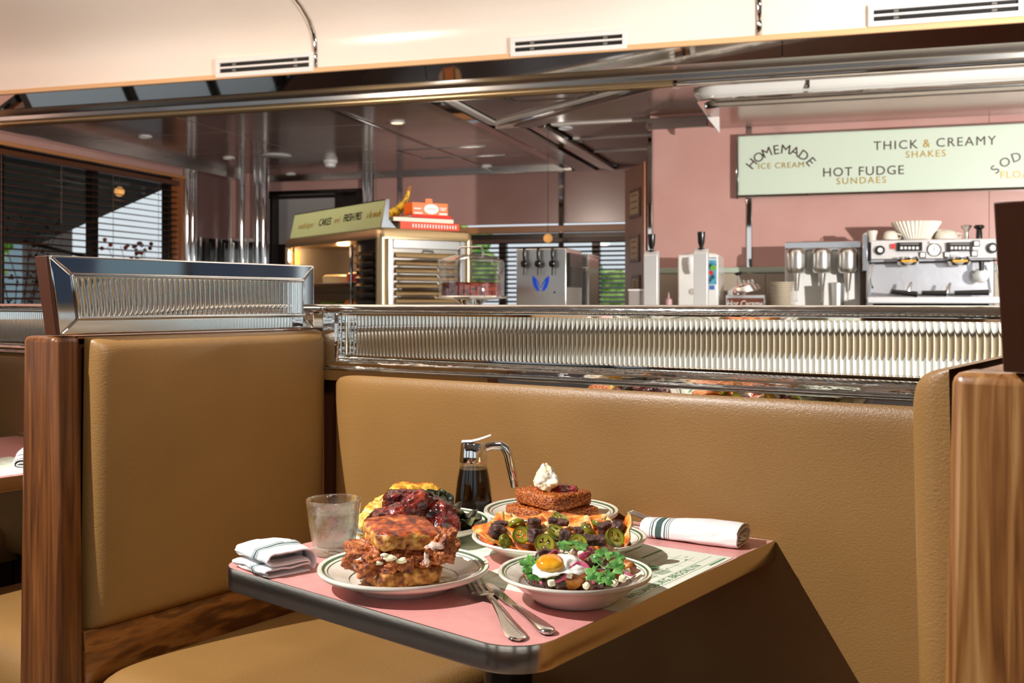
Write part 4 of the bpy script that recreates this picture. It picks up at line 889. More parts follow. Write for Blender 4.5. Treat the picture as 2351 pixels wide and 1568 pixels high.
MB().lathe([(0, 0), (0.014, 0), (0.014, 0.002), (0, 0.002)], 18, Matrix.Translation((px1 - 0.016, -0.001, pz1 - 0.04)) @ Matrix.Rotation(pi / 2, 4, 'X')).build('picture_kiwi', mat('kiwi_green', S(110, 180, 50), rough=0.4), wm)
MB().lathe([(0, 0), (0.012, 0), (0.012, 0.002), (0, 0.002)], 18, Matrix.Translation((px0 + 0.012, -0.001, pz1 - 0.065)) @ Matrix.Rotation(pi / 2, 4, 'X')).build('picture_berry', mat('berry_red', S(206, 50, 40), rough=0.4), wm)
MB().box(px0 + 0.004, px0 + 0.030, -0.003, 0, A.z(1636, 665), A.z(1636, 655)).build('blue_sticker', mat('sticker_blue', S(70, 120, 190), rough=0.4), wm, smooth=0)
text('brand_lettering', 'cream', 0.016, mat('sticker_blue', S(70, 120, 190)), wm, ((px0 + px1) / 2, -0.002, A.z(1636, 592)), (pi / 2, 0, 0))
# hot caramel warmer
v = 5.40; A = At(1711, v, BZ)
hc_ = thing('caramel_warmer', 'steel topping warmer with pump and Hot Caramel front', 'warmer', A.loc, RD)
x0, x1 = A.x(1666), A.x(1757); zt = A.z(1711, 677)
MB().box(x0, x1, 0, 0.22, 0, zt).build('body', BRIGHTSTEEL, hc_, bevel=0.004)
MB().box(x0 + 0.008, x1 - 0.008, -0.003, 0, zt - 0.075, zt - 0.016).build('name_plate', mat('caramel_brown', S(112, 62, 44), rough=0.3), hc_, bevel=0.002)
text('lettering', 'Hot Caramel', 0.043, TXTWHITE, hc_, ((x0 + x1) / 2, -0.0042, zt - 0.045), (pi / 2, 0, 0), xs=0.82, shear=0.25, extrude=0.0008)
Ml = Matrix.Translation((A.x(1706), 0.10, zt + 0.005)) @ Matrix.Rotation(radians(-14), 4, 'Y')
MB().lathe([(0, 0.0), (0.085, 0.0), (0.09, 0.006), (0.088, 0.016), (0.082, 0.036), (0.05, 0.052), (0, 0.056)], 36, Ml).build('lid', CHROME, hc_)
MB().tube([tuple(Ml @ Vector((0.0, 0, 0.05))), tuple(Ml @ Vector((-0.006, 0, 0.105)))], 0.008, 12).build('pump_rod', CHROME, hc_)
MB().lathe([(0.0, 0), (0.008, 0), (0.02, 0.012), (0.021, 0.017), (0, 0.018)], 18, Ml @ Matrix.Translation((-0.006, 0, 0.100))).build('pump_knob', BLACKP, hc_)
for dx in (0.035, 0.055): MB().lathe([(0.006, 0.04), (0.008, 0.062), (0, 0.068)], 10, Ml @ Matrix.Translation((dx, -0.02, 0))).build('lid_knob', CHROME, hc_)
# stack of saucers
A = At(1797, 5.36, BZ); sR = 29.5 * A.m(); n = 10; h0 = A.z(1797, 697); h1 = A.z(1797, 648)
SAUC = mat('saucer_china', S(232, 222, 204), rough=0.25)
sp0 = None
ORD = ['topmost cream saucer'] + [w + ' cream saucer from the top' for w in ('second', 'third', 'fourth', 'fifth', 'sixth', 'seventh', 'eighth', 'ninth', 'tenth', 'eleventh', 'twelfth')]
for k in range(n + 3):
    zz = max(0.0, h0 - 3 * (h1 - h0) / n) + k * (h1 - h0) / n
    if sp0 is None:
        sp0 = thing('saucer', 'lowest cream saucer in the stack beside the milkshake mixer', 'saucer', A.loc + Vector((0, 0, zz)), 0, 'stacked saucers')
        MB().lathe([(0, 0), (sR * 0.5, 0), (sR * 0.55, 0.002), (sR * 0.97, 0.0085), (sR, 0.0105), (sR * 0.98, 0.0112), (sR * 0.55, 0.005), (0, 0.004)], 32).build('dish', SAUC, sp0)
        zz0 = zz
    else: dup(sp0, A.loc + Vector((0, 0, zz)), 0, ORD[n + 2 - k] + ' in the stack beside the milkshake mixer')
if zz0 > 0.001: MB().box(-0.05, 0.05, -0.05, 0.05, -zz0, 0).build('dish_stand', STEEL, sp0, bevel=0.003)
# milkshake mixer
v = 5.55; A = At(1888, v, BZ)
mm = thing('milkshake_mixer', 'white three spindle milkshake mixer against the pink wall', 'mixer', A.loc, RD)
x0, x1 = A.x(1802), A.x(1976); zt = A.z(1888, 555)
MB().box(x0, x1, 0.0, 0.16, 0, zt).build('back_body', mat('brushed_white', S(250, 249, 244), rough=0.3), mm, bevel=0.006)
MB().box(x0, x1, -0.02, 0.0, zt - 0.035, zt).build('top_bar', BRIGHTSTEEL, mm, bevel=0.004)
for px in (1829.5, 1887.5, 1946):
    x = A.x(px); r = 22 * A.m(); za, zb_ = A.z(px, 571), A.z(px, 628)
    mo = MB().lathe([(0, za), (r * 0.75, za), (r * 0.97, za - 0.012), (r, za - 0.03), (r, zb_ + 0.03), (r * 0.9, zb_ + 0.008), (r * 0.7, zb_), (0, zb_)], 28, Matrix.Translation((x, -0.055, 0))).build('motor', STEEL, mm)
    MB().lathe([(r * 0.4, zb_), (r * 0.36, zb_ - 0.02), (r * 0.2, A.z(px, 668)), (0, A.z(px, 668))], 18, Matrix.Translation((x, -0.055, 0))).build('spindle_guard', DCHROME, mo)
    MB().tube([(x, -0.055, A.z(px, 668)), (x, -0.055, A.z(px, 692))], 0.003, 8).build('spindle', CHROME, mo)
    MB().lathe([(0.009, 0), (0.009, 0.004), (0, 0.004)], 12, Matrix.Translation((x, -0.055, A.z(px, 692)))).build('agitator', CHROME, mo)
A = At(1920, 5.38, BZ); zt = A.z(1920, 650)
tm = thing('steel_tumbler', 'steel mixing tumbler standing under the milkshake mixer', 'tumbler', A.loc, 0)
MB().lathe([(0, 0), (0.030, 0), (0.042 * 0.9, zt), (0.036, zt), (0.028, 0.004), (0, 0.004)], 26, Matrix.Diagonal((1.05, 1.05, 1, 1))).build('cup', STEEL, tm)
MB().lathe([(0.0385, zt - 0.002), (0.0405, zt), (0.0385, zt + 0.002), (0.037, zt)], 26).build('rolled_rim', CHROME, tm)

# --- espresso machine
v = 5.40; A = At(2139, v, BZ); s = A.m()
em = thing('espresso_machine', 'chrome two group espresso machine at the right of back bar', 'espresso machine', A.loc, RD)
x0, x1 = A.x(1980), A.x(2298); zt = A.z(2139, 548); zm = A.z(2139, 594)
MB().box(x0 + 0.02, x1 - 0.02, 0.05, 0.42, 0.10, zt - 0.01).build('body', BRIGHTSTEEL, em, bevel=0.006)
MB().loft([[(x, -0.02, zm), (x, -0.004, zt - 0.004), (x, 0.06, zt), (x, 0.06, zm)] for x in (x0 + 0.03, x1)]).build('control_panel', PANELSTEEL, em, bevel=0.004)
MB().box(x0 + 0.04, x1 - 0.03, 0.045, 0.055, A.z(2139, 676), zm).build('splash_back', mat('splash_steel', (0.82, 0.82, 0.86, 1), rough=0.16, metal=0.6, bump=0.2, bscale=9, bdist=0.006), em, smooth=0)
MB().box(x0, x0 + 0.024, -0.02, 0.42, A.z(1985, 622), A.z(1985, 538)).build('side_cheek', BRIGHTSTEEL, em, bevel=0.003)
MB().box(x0 + 0.026, x0 + 0.04, -0.022, 0.0, A.z(1992, 600), A.z(1992, 556)).build('cheek_slot', BLACKP, em, smooth=0)
MB().box(x0 + 0.02, x1 + 0.01, -0.10, 0.42, A.z(2139, 697), A.z(2139, 681)).build('drip_tray', PANELSTEEL, em, bevel=0.006)
MB().box(x0 + 0.05, x1 - 0.05, 0.0, 0.40, 0.02, A.z(2139, 697)).build('base', DARKMET, em, bevel=0.006)
for px in (2000, 2280): MB().lathe([(0.02, 0), (0.02, 0.03)], 12, Matrix.Translation((A.x(px), 0.05, 0))).build('foot', BLACKP, em)
def fx(px, py, d=-0.012): return (A.x(px), d, A.z(px, py))
def fbox(name, px, py, w, h, m, d=-0.016, t=0.012, parent=em):
    x, _, z = fx(px, py); w *= s / 2; h *= s / 2
    return MB().box(x - w, x + w, d - t, d + 0.012, z - h, z + h).build(name, m, parent, bevel=0.0012)
fr = Matrix.Rotation(pi / 2, 4, 'X')
for px, py, r in ((2020, 575, 11), (2277, 570, 12)):
    x, _, z = fx(px, py)
    kn = MB().lathe([(0, 0.0), (r * s, 0.0), (r * s, 0.02), (r * s * 0.86, 0.026), (0, 0.026)], 14, Matrix.Translation((x, -0.01, z)) @ fr).build('steam_knob', BLACKP, em, smooth=20)
    MB().lathe([(0, 0.026), (r * s * 0.55, 0.026), (r * s * 0.5, 0.03), (0, 0.03)], 18, Matrix.Translation((x, -0.01, z)) @ fr).build('knob_cap', WHITEP, kn)
for px in (2087, 2202):
    p_ = fbox('keypad', px, 567, 55, 20, BLACKP)
    for k in range(5): fbox('key', px - 18 + k * 9, 570, 5.5, 6, TXTWHITE, d=-0.020, parent=p_)
    fbox('keypad_print', px, 561, 40, 3, GREY, d=-0.018, parent=p_)
fbox('power_lamp', 2050, 566, 9, 12, mat('red_lamp', S(226, 60, 60), rough=0.3))
for px, py in ((2117, 586), (2173, 585), (2235, 583), (2240, 560)):
    b_ = fbox('rocker_switch', px, py, 14, 14, BLACKP); fbox('rocker', px, py, 10, 10, WHITEP, d=-0.022, parent=b_)
for px, py in ((2143, 557), (2188, 582), (2241, 570)): fbox('label_plate', px, py, 18, 5, TXTWHITE)
x, _, z = fx(2144, 574)
ga = MB().lathe([(0, 0), (15.5 * s, 0), (15.5 * s, 0.012), (13.5 * s, 0.016), (13.5 * s, 0.010), (0, 0.010)], 32, Matrix.Translation((x, -0.008, z)) @ fr).build('pressure_gauge', CHROME, em)
MB().lathe([(0, 0.0105), (13 * s, 0.0105), (0, 0.0108)], 32, Matrix.Translation((x, -0.008, z)) @ fr).build('gauge_face', WHITEP, ga)
MB().box(x - 0.001, x + 0.001, -0.0205, -0.0195, z - 0.006, z + 0.016).build('gauge_needle', BLACKP, ga, smooth=0)
YEL = mat('yellow_seal', S(232, 168, 20), rough=0.4)
for px in (2083, 2199):
    x, _, z = fx(px, 604)
    g = MB().lathe([(0, 0.028), (24 * s, 0.028), (24 * s, 0.004), (20 * s, -0.012), (0, -0.012)], 28, Matrix.Translation((x, -0.045, z))).build('group_head', CHROME, em)
    MB().lathe([(24.4 * s, 0.006), (24.6 * s, 0.016), (24.2 * s, 0.016)], 28, Matrix.Translation((x, -0.045, z))).build('group_ring', BLACKP, g)
    MB().box(x - 16 * s, x + 16 * s, -0.045 - 26 * s, -0.045 - 24 * s, z + 0.002, z + 0.012).build('seal', YEL, g, bevel=0.002)
MB().tube([fx(1995, 604, -0.02), fx(2290, 598, -0.02)], 0.004, 8).build('cup_rail', DARKMET, em)
for (a, b, m) in (((2043, 670), (2102, 676), BLACKP), ((2112, 673), (2168, 674), BLACKP), ((2186, 673), (2263, 672), BLACKP)):
    MB().tube([fx(*a, -0.10), fx(*b, -0.10)], [0.011, 0.014], 12).build('portafilter_handle', m, em)
for px, py in ((2085, 660), (2173, 662)):
    MB().tube([fx(px - 3, py + 10, -0.08), fx(px, py, -0.08), fx(px + 5, py - 12, -0.08)], [0.012, 0.010, 0.006], 10).build('portafilter_spout', CHROME, em)
x, _, z = fx(2249, 633)
MB().lathe([(0, 0.01), (15 * s, 0.008), (16.5 * s, 0.0), (13 * s, -0.002), (0, -0.006)], 28, Matrix.Translation((x, -0.04, z)) @ fr).build('blind_filter', DCHROME, em)
MB().tube([fx(2250, 622, -0.05), fx(2250, 600, -0.05)], [0.010, 0.013], 12).build('filter_neck', BLACKP, em)
for px, q in ((2004, ((2004, 606), (1996, 640), (2003, 662))), (2286, ((2284, 605), (2292, 640), (2296, 668)))):
    MB().tube([fx(a, b, -0.05) for a, b in q], 0.006, 10).build('steam_wand', CHROME, em)
# crockery on top of the machine
TOPE = A.loc.z + zt
def on_machine(name, label, cat, px, back, prof_, m, part_, seg=28):
    vv = v + back; o = thing(name, label, cat, D(du(px, vv), vv, TOPE + 0.001), RD)
    MB().lathe(prof_, seg).build(part_, m, o); return o
CUP = mat('cup_china', S(236, 228, 212), rough=0.22)
c1 = on_machine('coffee_cup', 'white straight coffee cup at left end of espresso machine', 'cup', 2003, 0.12, [(0, 0), (0.022, 0), (0.026, 0.05), (0.0235, 0.05), (0.02, 0.004), (0, 0.004)], CUP, 'cup')
MB().tube([(-0.025, 0, 0.04), (-0.04, 0, 0.035), (-0.04, 0, 0.018), (-0.024, 0, 0.012)], 0.0035, 8).build('handle', CUP, c1)
c2 = on_machine('coffee_cup', 'upturned round coffee cup left of paper filters', 'cup', 2044, 0.06, [(0.034, 0), (0.036, 0.012), (0.03, 0.034), (0.018, 0.044), (0, 0.044)], CUP, 'cup')
MB().tube([(0.032, 0, 0.03), (0.05, 0, 0.022), (0.046, 0, 0.006), (0.034, 0, 0.006)], 0.0035, 8).build('handle', CUP, c2)
c3 = on_machine('coffee_cup', 'upturned wide coffee cup right of paper filters', 'cup', 2173, 0.10, [(0.052, 0), (0.055, 0.010), (0.045, 0.034), (0.026, 0.046), (0, 0.047)], CUP, 'cup')
MB().tube([(0.046, 0, 0.03), (0.07, 0, 0.024), (0.064, 0, 0.006), (0.05, 0, 0.004)], 0.0045, 8).build('handle', CUP, c3)
c4 = on_machine('coffee_cup', 'white coffee cup tucked behind the paper filters', 'cup', 2156, 0.24, [(0, 0), (0.03, 0), (0.04, 0.055), (0.037, 0.055), (0.028, 0.004), (0, 0.004)], CUP, 'cup')
MB().tube([(0.036, 0, 0.045), (0.056, 0, 0.04), (0.054, 0, 0.02), (0.034, 0, 0.014)], 0.004, 8).build('handle', CUP, c4)
vv = v + 0.12; u_ = du(2103, vv)
pf = thing('coffee_filters', 'stack of fluted white paper coffee filters on espresso machine', 'coffee filters', D(u_, vv, TOPE + 0.001), RD)
for k in range(2):
    rings = []
    for (r, z) in ((0.060 + 0.002 * k, 0.002 + 0.002 * k), (0.085, 0.04), (0.112, 0.085)):
        rings.append([((r + (0.004 + 0.03 * (r - 0.06)) * (1 if i % 2 else -1)) * cos(2 * pi * i / 72), (r + (0.004 + 0.03 * (r - 0.06)) * (1 if i % 2 else -1)) * sin(2 * pi * i / 72), z + 0.003 * k) for i in range(72)])
    MB().loft(rings, cap=False).build('paper_filter', mat('filter_paper', S(244, 238, 226), rough=0.8), pf, smooth=0, solid=0.0008)
t1 = on_machine('tamper', 'steel coffee tamper with flared top on espresso machine', 'tamper', 2219, 0.10, [(0, 0), (0.013, 0), (0.010, 0.02), (0.010, 0.038), (0.024, 0.058), (0.026, 0.064), (0, 0.065)], STEEL, 'body')
MB().lathe([(0.0245, 0.062), (0.0265, 0.064), (0.0245, 0.067), (0, 0.067)], 24).build('base_plate', CHROME, t1)
t2 = on_machine('tamper', 'black handled coffee tamper at right of espresso machine', 'tamper', 2248, 0.10, [(0, 0), (0.015, 0), (0.014, 0.036), (0.012, 0.046), (0, 0.05)], BLACKP, 'body')
MB().lathe([(0.012, 0.044), (0.024, 0.054), (0.025, 0.060), (0.018, 0.067), (0, 0.068)], 24).build('knob', BLACKP, t2)
# small bottles and tub near the draft column
A = At(1535, 5.40, BZ)
sq = thing('squeeze_bottle', 'pink squeeze bottle with pointed cap before the tile backsplash', 'bottle', A.loc, 0)
MB().lathe([(0, 0), (0.018, 0), (0.02, 0.07), (0.018, A.z(1535, 687))], 18).build('body', mat('pink_plastic', S(214, 170, 172), rough=0.4), sq)
zq = A.z(1535, 687); MB().lathe([(0.019, zq - 0.006), (0.019, zq), (0.005, zq + 0.006), (0.0025, zq + 0.036), (0, zq + 0.036)], 14).build('cap', mat('pink_plastic', S(214, 170, 172)), sq)
A = At(1463, 4.7, CZ)
tbx = thing('garnish_tub', 'clear plastic tub of green garnish left of draft column', 'tub', A.loc, RD)
MB().box(-0.035, 0.03, -0.03, 0.03, 0, A.z(1463, 668)).build('tub', mat('frosted_plastic', S(214, 204, 200), rough=0.4, trans=0.5), tbx, bevel=0.004)
MB().box(-0.037, 0.032, -0.032, 0.032, A.z(1463, 668), A.z(1463, 664)).build('lid', WHITEP, tbx, bevel=0.001)

# --- mint menu board on the pink wall
v = V_WALL - 0.045; A = At(1690, v, 1.0)
mb_ = thing('menu_board', 'mint green framed menu board reading ice cream and shakes', 'sign', A.loc, RD)
W = 2.6; z0 = A.z(1690, 455); z1 = A.z(1690, 309)
MB().box(0.012, W, 0, 0.03, z0 + 0.012, z1 - 0.012).build('board', MINT, mb_, smooth=0)
for q in ((0, W, z1 - 0.014, z1), (0, W, z0, z0 + 0.016)): MB().box(q[0], q[1], -0.012, 0.044, q[2], q[3]).build('frame_rail', MIRROR, mb_, bevel=0.003)
MB().box(0, 0.014, -0.012, 0.044, z0, z1).build('frame_stile', MIRROR, mb_, bevel=0.003)
rx = (pi / 2, 0, 0)
def mt(px, py): return (A.x(px), -0.002, A.z(px, py))
arc_text('lettering', 'HOMEMADE', 0.072, TXTBROWN, mb_, mt(1793, 344), rx, 0.20, 1.75)
text('lettering', 'ICE CREAM', 0.044, TXTGOLD, mb_, mt(1793, 380.5), rx, spacing=1.15)
text('lettering', 'HOT FUDGE', 0.068, TXTBROWN, mb_, mt(1981, 394), rx, spacing=1.12)
text('lettering', 'SUNDAES', 0.050, TXTGOLD, mb_, mt(1977, 415), rx, spacing=1.25)
text('lettering', 'THICK', 0.066, TXTBROWN, mb_, mt(2056, 334), rx, spacing=1.2)
text('ampersand', '&', 0.060, TXTGOLD, mb_, mt(2127, 330), rx)
text('lettering', 'CREAMY', 0.066, TXTBROWN, mb_, mt(2217, 326), rx, spacing=1.2)
text('lettering', 'SHAKES', 0.050, TXTGOLD, mb_, mt(2125, 354), rx, spacing=1.2)
o = arc_text('lettering', 'SODA', 0.066, TXTBROWN, mb_, (A.x(2320), -0.002, A.z(2320, 367)), rx, 0.24, 0.72); o.rotation_euler = Euler((pi / 2, -0.42, 0), 'XYZ')
text('lettering', 'FLOATS', 0.052, TXTGOLD, mb_, mt(2345, 401), rx, spacing=1.15)

# --- branches by the window
RB = mat('red_berry', S(176, 52, 18), rough=0.5); TW = mat('twig', S(60, 34, 22), rough=0.7)
def branches(label, loc, n, h, seed, berry):
    t = thing('branch_vase', label, 'branches', loc, 0); rnd = random.Random(seed)
    MB().lathe([(0, 0), (0.05, 0), (0.07, 0.1), (0.04, 0.2), (0.045, 0.24), (0.035, 0.24), (0.03, 0.2), (0, 0.1)], 20).build('vase', DARKMET, t)
    for k in range(n):
        a = rnd.uniform(0, 2 * pi); sp_ = rnd.uniform(0.08, 0.26); pts = [(0, 0, 0.2)]; m = 6
        for i in range(1, m): q = i / (m - 1); pts.append((cos(a) * sp_ * q ** 1.4 + rnd.uniform(-.02, .02), sin(a) * sp_ * q ** 1.4 + rnd.uniform(-.02, .02), 0.2 + h * q))
        br = MB().tube(pts, [0.005 - 0.0006 * i for i in range(m)], 5).build('twig', TW, t)
        bm_ = MB()
        for _ in range(14):
            i = rnd.randint(1, m - 1); p = Vector(pts[i]) + Vector((rnd.uniform(-.05, .05), rnd.uniform(-.05, .05), rnd.uniform(-.05, .05)))
            vs0, fs0 = ico(1); bm_.add([tuple(p + d * (0.018 if berry else 0.01)) for d in vs0], fs0)
        o = bm_.build('foliage', RB if berry else TW, br, smooth=180); o['kind'] = 'stuff'
branches('bare dark branches against the bright window blind', D(du(48, 5.6), 5.6, 0.55), 7, 0.85, 3, False)
branches('red berry branches right of the window frame', D(du(305, 7.0), 7.0, 0.62), 7, 0.72, 5, True)
gl = None
for i, (px, py, vv) in enumerate(((274, 440, 6.3), (1258, 547, 7.7))):
    p_ = D(du(px, vv), vv, dz(px, py, vv))
    t = thing('globe_lamp', ('orange globe lamp hanging before the left window blind', 'orange globe lamp hanging before the far window')[i], 'lamp', p_, 0, 'orange globe lamps')
    vs0, fs0 = ico(3); MB().add([tuple(d * 0.035) for d in vs0], fs0).build('globe', mat('orange_globe', S(240, 150, 70), rough=0.3, emit=(1.0, 0.5, 0.15, 1), estr=0.6), t, smooth=180)
    MB().tube([(0, 0, 0.034), (0, 0, Z_CEIL - p_.z)], 0.002, 6).build('cord', BLACKP, t)

# ================================================================== the laid table
def spot(px, py, z): return ground(px, py, z)
CHINA = mat('china', S(240, 234, 220), rough=0.14, coat=0.3)
GREENB = mat('green_band', S(58, 92, 52), rough=0.2, coat=0.3)
def interp(prof_, r):
    for (r0, z0), (r1, z1) in zip(prof_[:-1], prof_[1:]):
        lo, hi = min(r0, r1), max(r0, r1)
        if lo <= r <= hi and hi > lo: return z0 + (z1 - z0) * (r - r0) / (r1 - r0)
    return prof_[-1][1]
def dish(name, label, cat, loc, R, up, under, bands):
    t = thing(name, label, cat, loc, 0, 'green banded white dishes')
    U_ = [(r * R, z) for r, z in under]; T_ = [(r * R, z) for r, z in up]
    MB().lathe(U_ + T_, 72).build('body', CHINA, t, smooth=70)
    for nm, a, b in bands:
        a *= R; b *= R; rr_ = [a + (b - a) * i / 3 for i in range(4)]
        MB().lathe([(r, interp(T_, r) + 0.00035) for r in rr_], 96).build(nm, GREENB, t, smooth=180)
    return t
PB = (('green_band', 0.915, 0.945), ('thin_line', 0.875, 0.884), ('well_line', 0.628, 0.637))
PUND = [(0, 0.003), (0.52, 0.003), (0.54, 0.0), (0.57, 0.0), (0.59, 0.004), (0.80, 0.0125), (0.97, 0.0195), (0.995, 0.022)]
PUP = [(1.0, 0.0245), (0.99, 0.027), (0.97, 0.0268), (0.80, 0.0185), (0.66, 0.0125), (0.60, 0.0085), (0.50, 0.0075), (0, 0.0075)]
DR = 0.1085
p1 = spot(927, 1300, TZ + 0.025); p1.z = TZ + 0.0003
p2 = spot(965, 1197, TZ + 0.025); p2.z = TZ + 0.0012
p3 = spot(1265, 1171, TZ + 0.025); p3.z = TZ + 0.0003
p4 = spot(1284, 1229, TZ + 0.030); p4.z = TZ + 0.0012
p5 = spot(1320, 1312, TZ + 0.034); p5.z = TZ + 0.0012
dish('dinner_plate', 'green banded plate holding the fried chicken biscuit sandwich', 'plate', p1, DR, PUP, PUND, PB)
dish('dinner_plate', 'green banded plate of ribs and greens behind the sandwich', 'plate', p2, DR, PUP, PUND, PB)
dish('dinner_plate', 'green banded plate under the stacked french toast', 'plate', p3, DR, PUP, PUND, PB)
nd = dish('nacho_dish', 'wide green banded shallow dish full of nachos', 'dish', p4, 0.1238,
     [(1.0, 0.0285), (0.99, 0.0305), (0.97, 0.030), (0.84, 0.024), (0.72, 0.015), (0.6, 0.0095), (0.5, 0.008), (0, 0.008)],
     [(0, 0.003), (0.48, 0.003), (0.5, 0.0), (0.54, 0.0), (0.56, 0.004), (0.72, 0.0095), (0.88, 0.0205), (0.99, 0.0265)],
     (('green_band', 0.925, 0.95), ('thin_line', 0.895, 0.903), ('well_line', 0.74, 0.747)))
nd.scale = (1.0, 0.87, 1.0)
dish('soup_bowl', 'green banded rimmed bowl holding the fried egg hash', 'bowl', p5, 0.0932,
     [(1.0, 0.0325), (0.99, 0.035), (0.965, 0.0345), (0.82, 0.028), (0.72, 0.0212), (0.62, 0.012), (0.5, 0.0085), (0, 0.008)],
     [(0, 0.003), (0.46, 0.003), (0.48, 0.0), (0.53, 0.0), (0.55, 0.003), (0.66, 0.009), (0.78, 0.0192), (0.9, 0.027), (0.99, 0.0305)],
     (('green_band', 0.925, 0.95), ('thin_line', 0.895, 0.903), ('well_line', 0.72, 0.727)))

# --- paper placemats
PAPER = mat('placemat_paper', S(226, 230, 214), rough=0.7); INK = mat('green_ink', S(70, 128, 70), rough=0.7); INK2 = mat('pale_green_ink', S(150, 176, 140), rough=0.7)
a = spot(1683, 1281, TZ); b = spot(1424, 1406, TZ)
ey = (a - b).normalized(); LEN = (a - b).length; ex = Vector((-ey.y, ey.x, 0)); MW = 0.232
def placemat(label, origin, ang, W, L, lines):
    t = thing('paper_placemat', label, 'placemat', origin, ang, 'printed paper placemats')
    MB().box(0, W, 0, L, 0.0002, 0.0006).build('sheet', PAPER, t, smooth=0)
    inkb = MB(); ink2 = MB(); rnd = random.Random(lines)
    def ln(mb, x0, y0, x1, y1, w):
        d = Vector((x1 - x0, y1 - y0)); n = Vector((-d.y, d.x)).normalized() * w / 2
        mb.add([(x0 - n.x, y0 - n.y, 0.0008), (x1 - n.x, y1 - n.y, 0.0008), (x1 + n.x, y1 + n.y, 0.0008), (x0 + n.x, y0 + n.y, 0.0008)], [(0, 1, 2, 3)])
    for q in ((0.028, 0.012, 0.028, L - 0.04), (0.012, 0.012, 0.012, L - 0.04)): ln(inkb, *q, 0.0005)
    for y in [0.05, 0.085, 0.12, 0.155, 0.20, 0.235, 0.27, 0.30]:
        if y < L: ln(ink2, 0.034, y, W - 0.012, y + rnd.uniform(-.01, .012), 0.0007)
    for k in range(9): x = 0.045 + k * 0.02; ln(ink2, x, 0.03, x + rnd.uniform(-.008, .008), L - 0.02, 0.0006)
    for k in range(70):
        x = rnd.uniform(0.036, W - 0.02); y = rnd.uniform(0.02, L - 0.02); ln(ink2 if k % 3 else inkb, x, y, x + rnd.uniform(-.002, .002), y + rnd.uniform(.006, .022), rnd.choice((0.0006, 0.0012, 0.002)))
    for (x, y, w, h) in ((0.058, L * 0.34, 0.014, 0.020), (0.10, L * 0.06, 0.004, 0.06), (0.135, L * 0.05, 0.003, 0.05), (0.12, L * 0.32, 0.006, 0.008), (0.165, L * 0.05, 0.006, 0.03), (0.045, L * 0.66, 0.006, 0.06), (0.006, 0.01, 0.003, 0.05)):
        if y + h < L: inkb.add([(x, y, 0.00085), (x + w, y, 0.00085), (x + w, y + h, 0.00085), (x, y + h, 0.00085)], [(0, 1, 2, 3)])
    for k in range(12): x = 0.034 + 0.0015 * k; ln(ink2, x, L * 0.37 + 0.004 * sin(k), x + 0.004, L * 0.45, 0.0005)
    inkb.build('map_print', INK, t, smooth=0); ink2.build('street_print', INK2, t, smooth=0)
    text('lettering', 'WILLIAMSBURG, BROOKLYN', 0.0155, INK, t, (0.0205, L * 0.52, 0.0009), (0, 0, -pi / 2), xs=0.98, extrude=0.0)
    return t
angm = atan2(ex.y, ex.x)
placemat('printed map placemat with WILLIAMSBURG lettering at the right table edge', a, angm, MW, LEN, 11)
q2 = P(-1.128, 1.075, TZ)
placemat('printed map placemat mostly hidden under the rib plate', q2, RP, 0.24, 0.33, 23)

# --- fried chicken biscuit sandwich
BISC = dict(rough=0.75, ramp=[(0.25, S(120, 60, 14)), (0.48, S(192, 122, 42)), (0.75, S(228, 182, 100))], scale=95, bump=0.7, bscale=260, bdist=0.002)
CRUST = [(0.25, S(84, 24, 10)), (0.45, S(146, 50, 15)), (0.62, S(184, 80, 24)), (0.85, S(220, 134, 62))]
sw = thing('chicken_sandwich', 'glazed biscuit sandwich with crispy fried chicken on front plate', 'sandwich', (p1.x, p1.y, TZ + 0.0078), 0)
MP = 1.3245 / FPX
rz45 = Matrix.Rotation(radians(38), 4, 'Z')
def bis(rx, ry, rz, seed, squash=1.0):
    return blob(rx, ry, rz, p=5.5, amp=0.0032, freq=85, seed=seed, sub=5, octv=4)
o = bis(0.044, 0.042, 0.0125, 4).build('bottom_biscuit', mat('biscuit_base', S(160, 92, 30), **dict(BISC, ramp=[(0.25, S(90, 44, 12)), (0.48, S(156, 90, 28)), (0.78, S(206, 152, 74))])), sw, smooth=180); o.location = (-0.003, -0.004, 0.0130); o.rotation_euler = (0.03, -0.02, radians(25))
def chick(q):
    return (q.x, q.y, q.z + 0.006 * sin(q.x * 55 + 0.6) - 18 * max(0, abs(q.y) - 0.03) ** 2)
FRY = mat('fried_crust', S(150, 70, 24), rough=0.38, ramp=[(0.22, S(84, 30, 8)), (0.42, S(158, 74, 22)), (0.6, S(194, 106, 40)), (0.75, S(212, 140, 82)), (0.9, S(236, 204, 180))], scale=100, detail=5, bump=0.9, bscale=420, bdist=0.003, coat=0.25, coatrough=0.25)
o = blob(0.052, 0.046, 0.0175, p=2.6, amp=0.0105, freq=70, seed=9, sub=6, octv=5, fn=chick).build('fried_chicken', FRY, sw, smooth=180); o.location = (-0.020, -0.006, 0.034); o.rotation_euler = (0.12, 0.10, 0.3)
o = blob(0.034, 0.036, 0.0175, p=2.6, amp=0.0105, freq=78, seed=17, sub=6, octv=5).build('fried_chicken', FRY, sw, smooth=180); o.location = (0.036, 0.0, 0.040); o.rotation_euler = (0.05, -0.25, 0.2)
o = bis(0.043, 0.042, 0.0125, 12).build('top_biscuit', mat('biscuit_top', S(200, 130, 50), top=(CRUST, 0.55, 0.86), coat=0.35, coatrough=0.12, **BISC), sw, smooth=180); o.location = (-0.004, 0.004, 0.0585); o.rotation_euler = (0.10, 0.03, radians(24))
SAUCE = mat('cream_sauce', S(246, 236, 200), rough=0.3, sss=0.2)
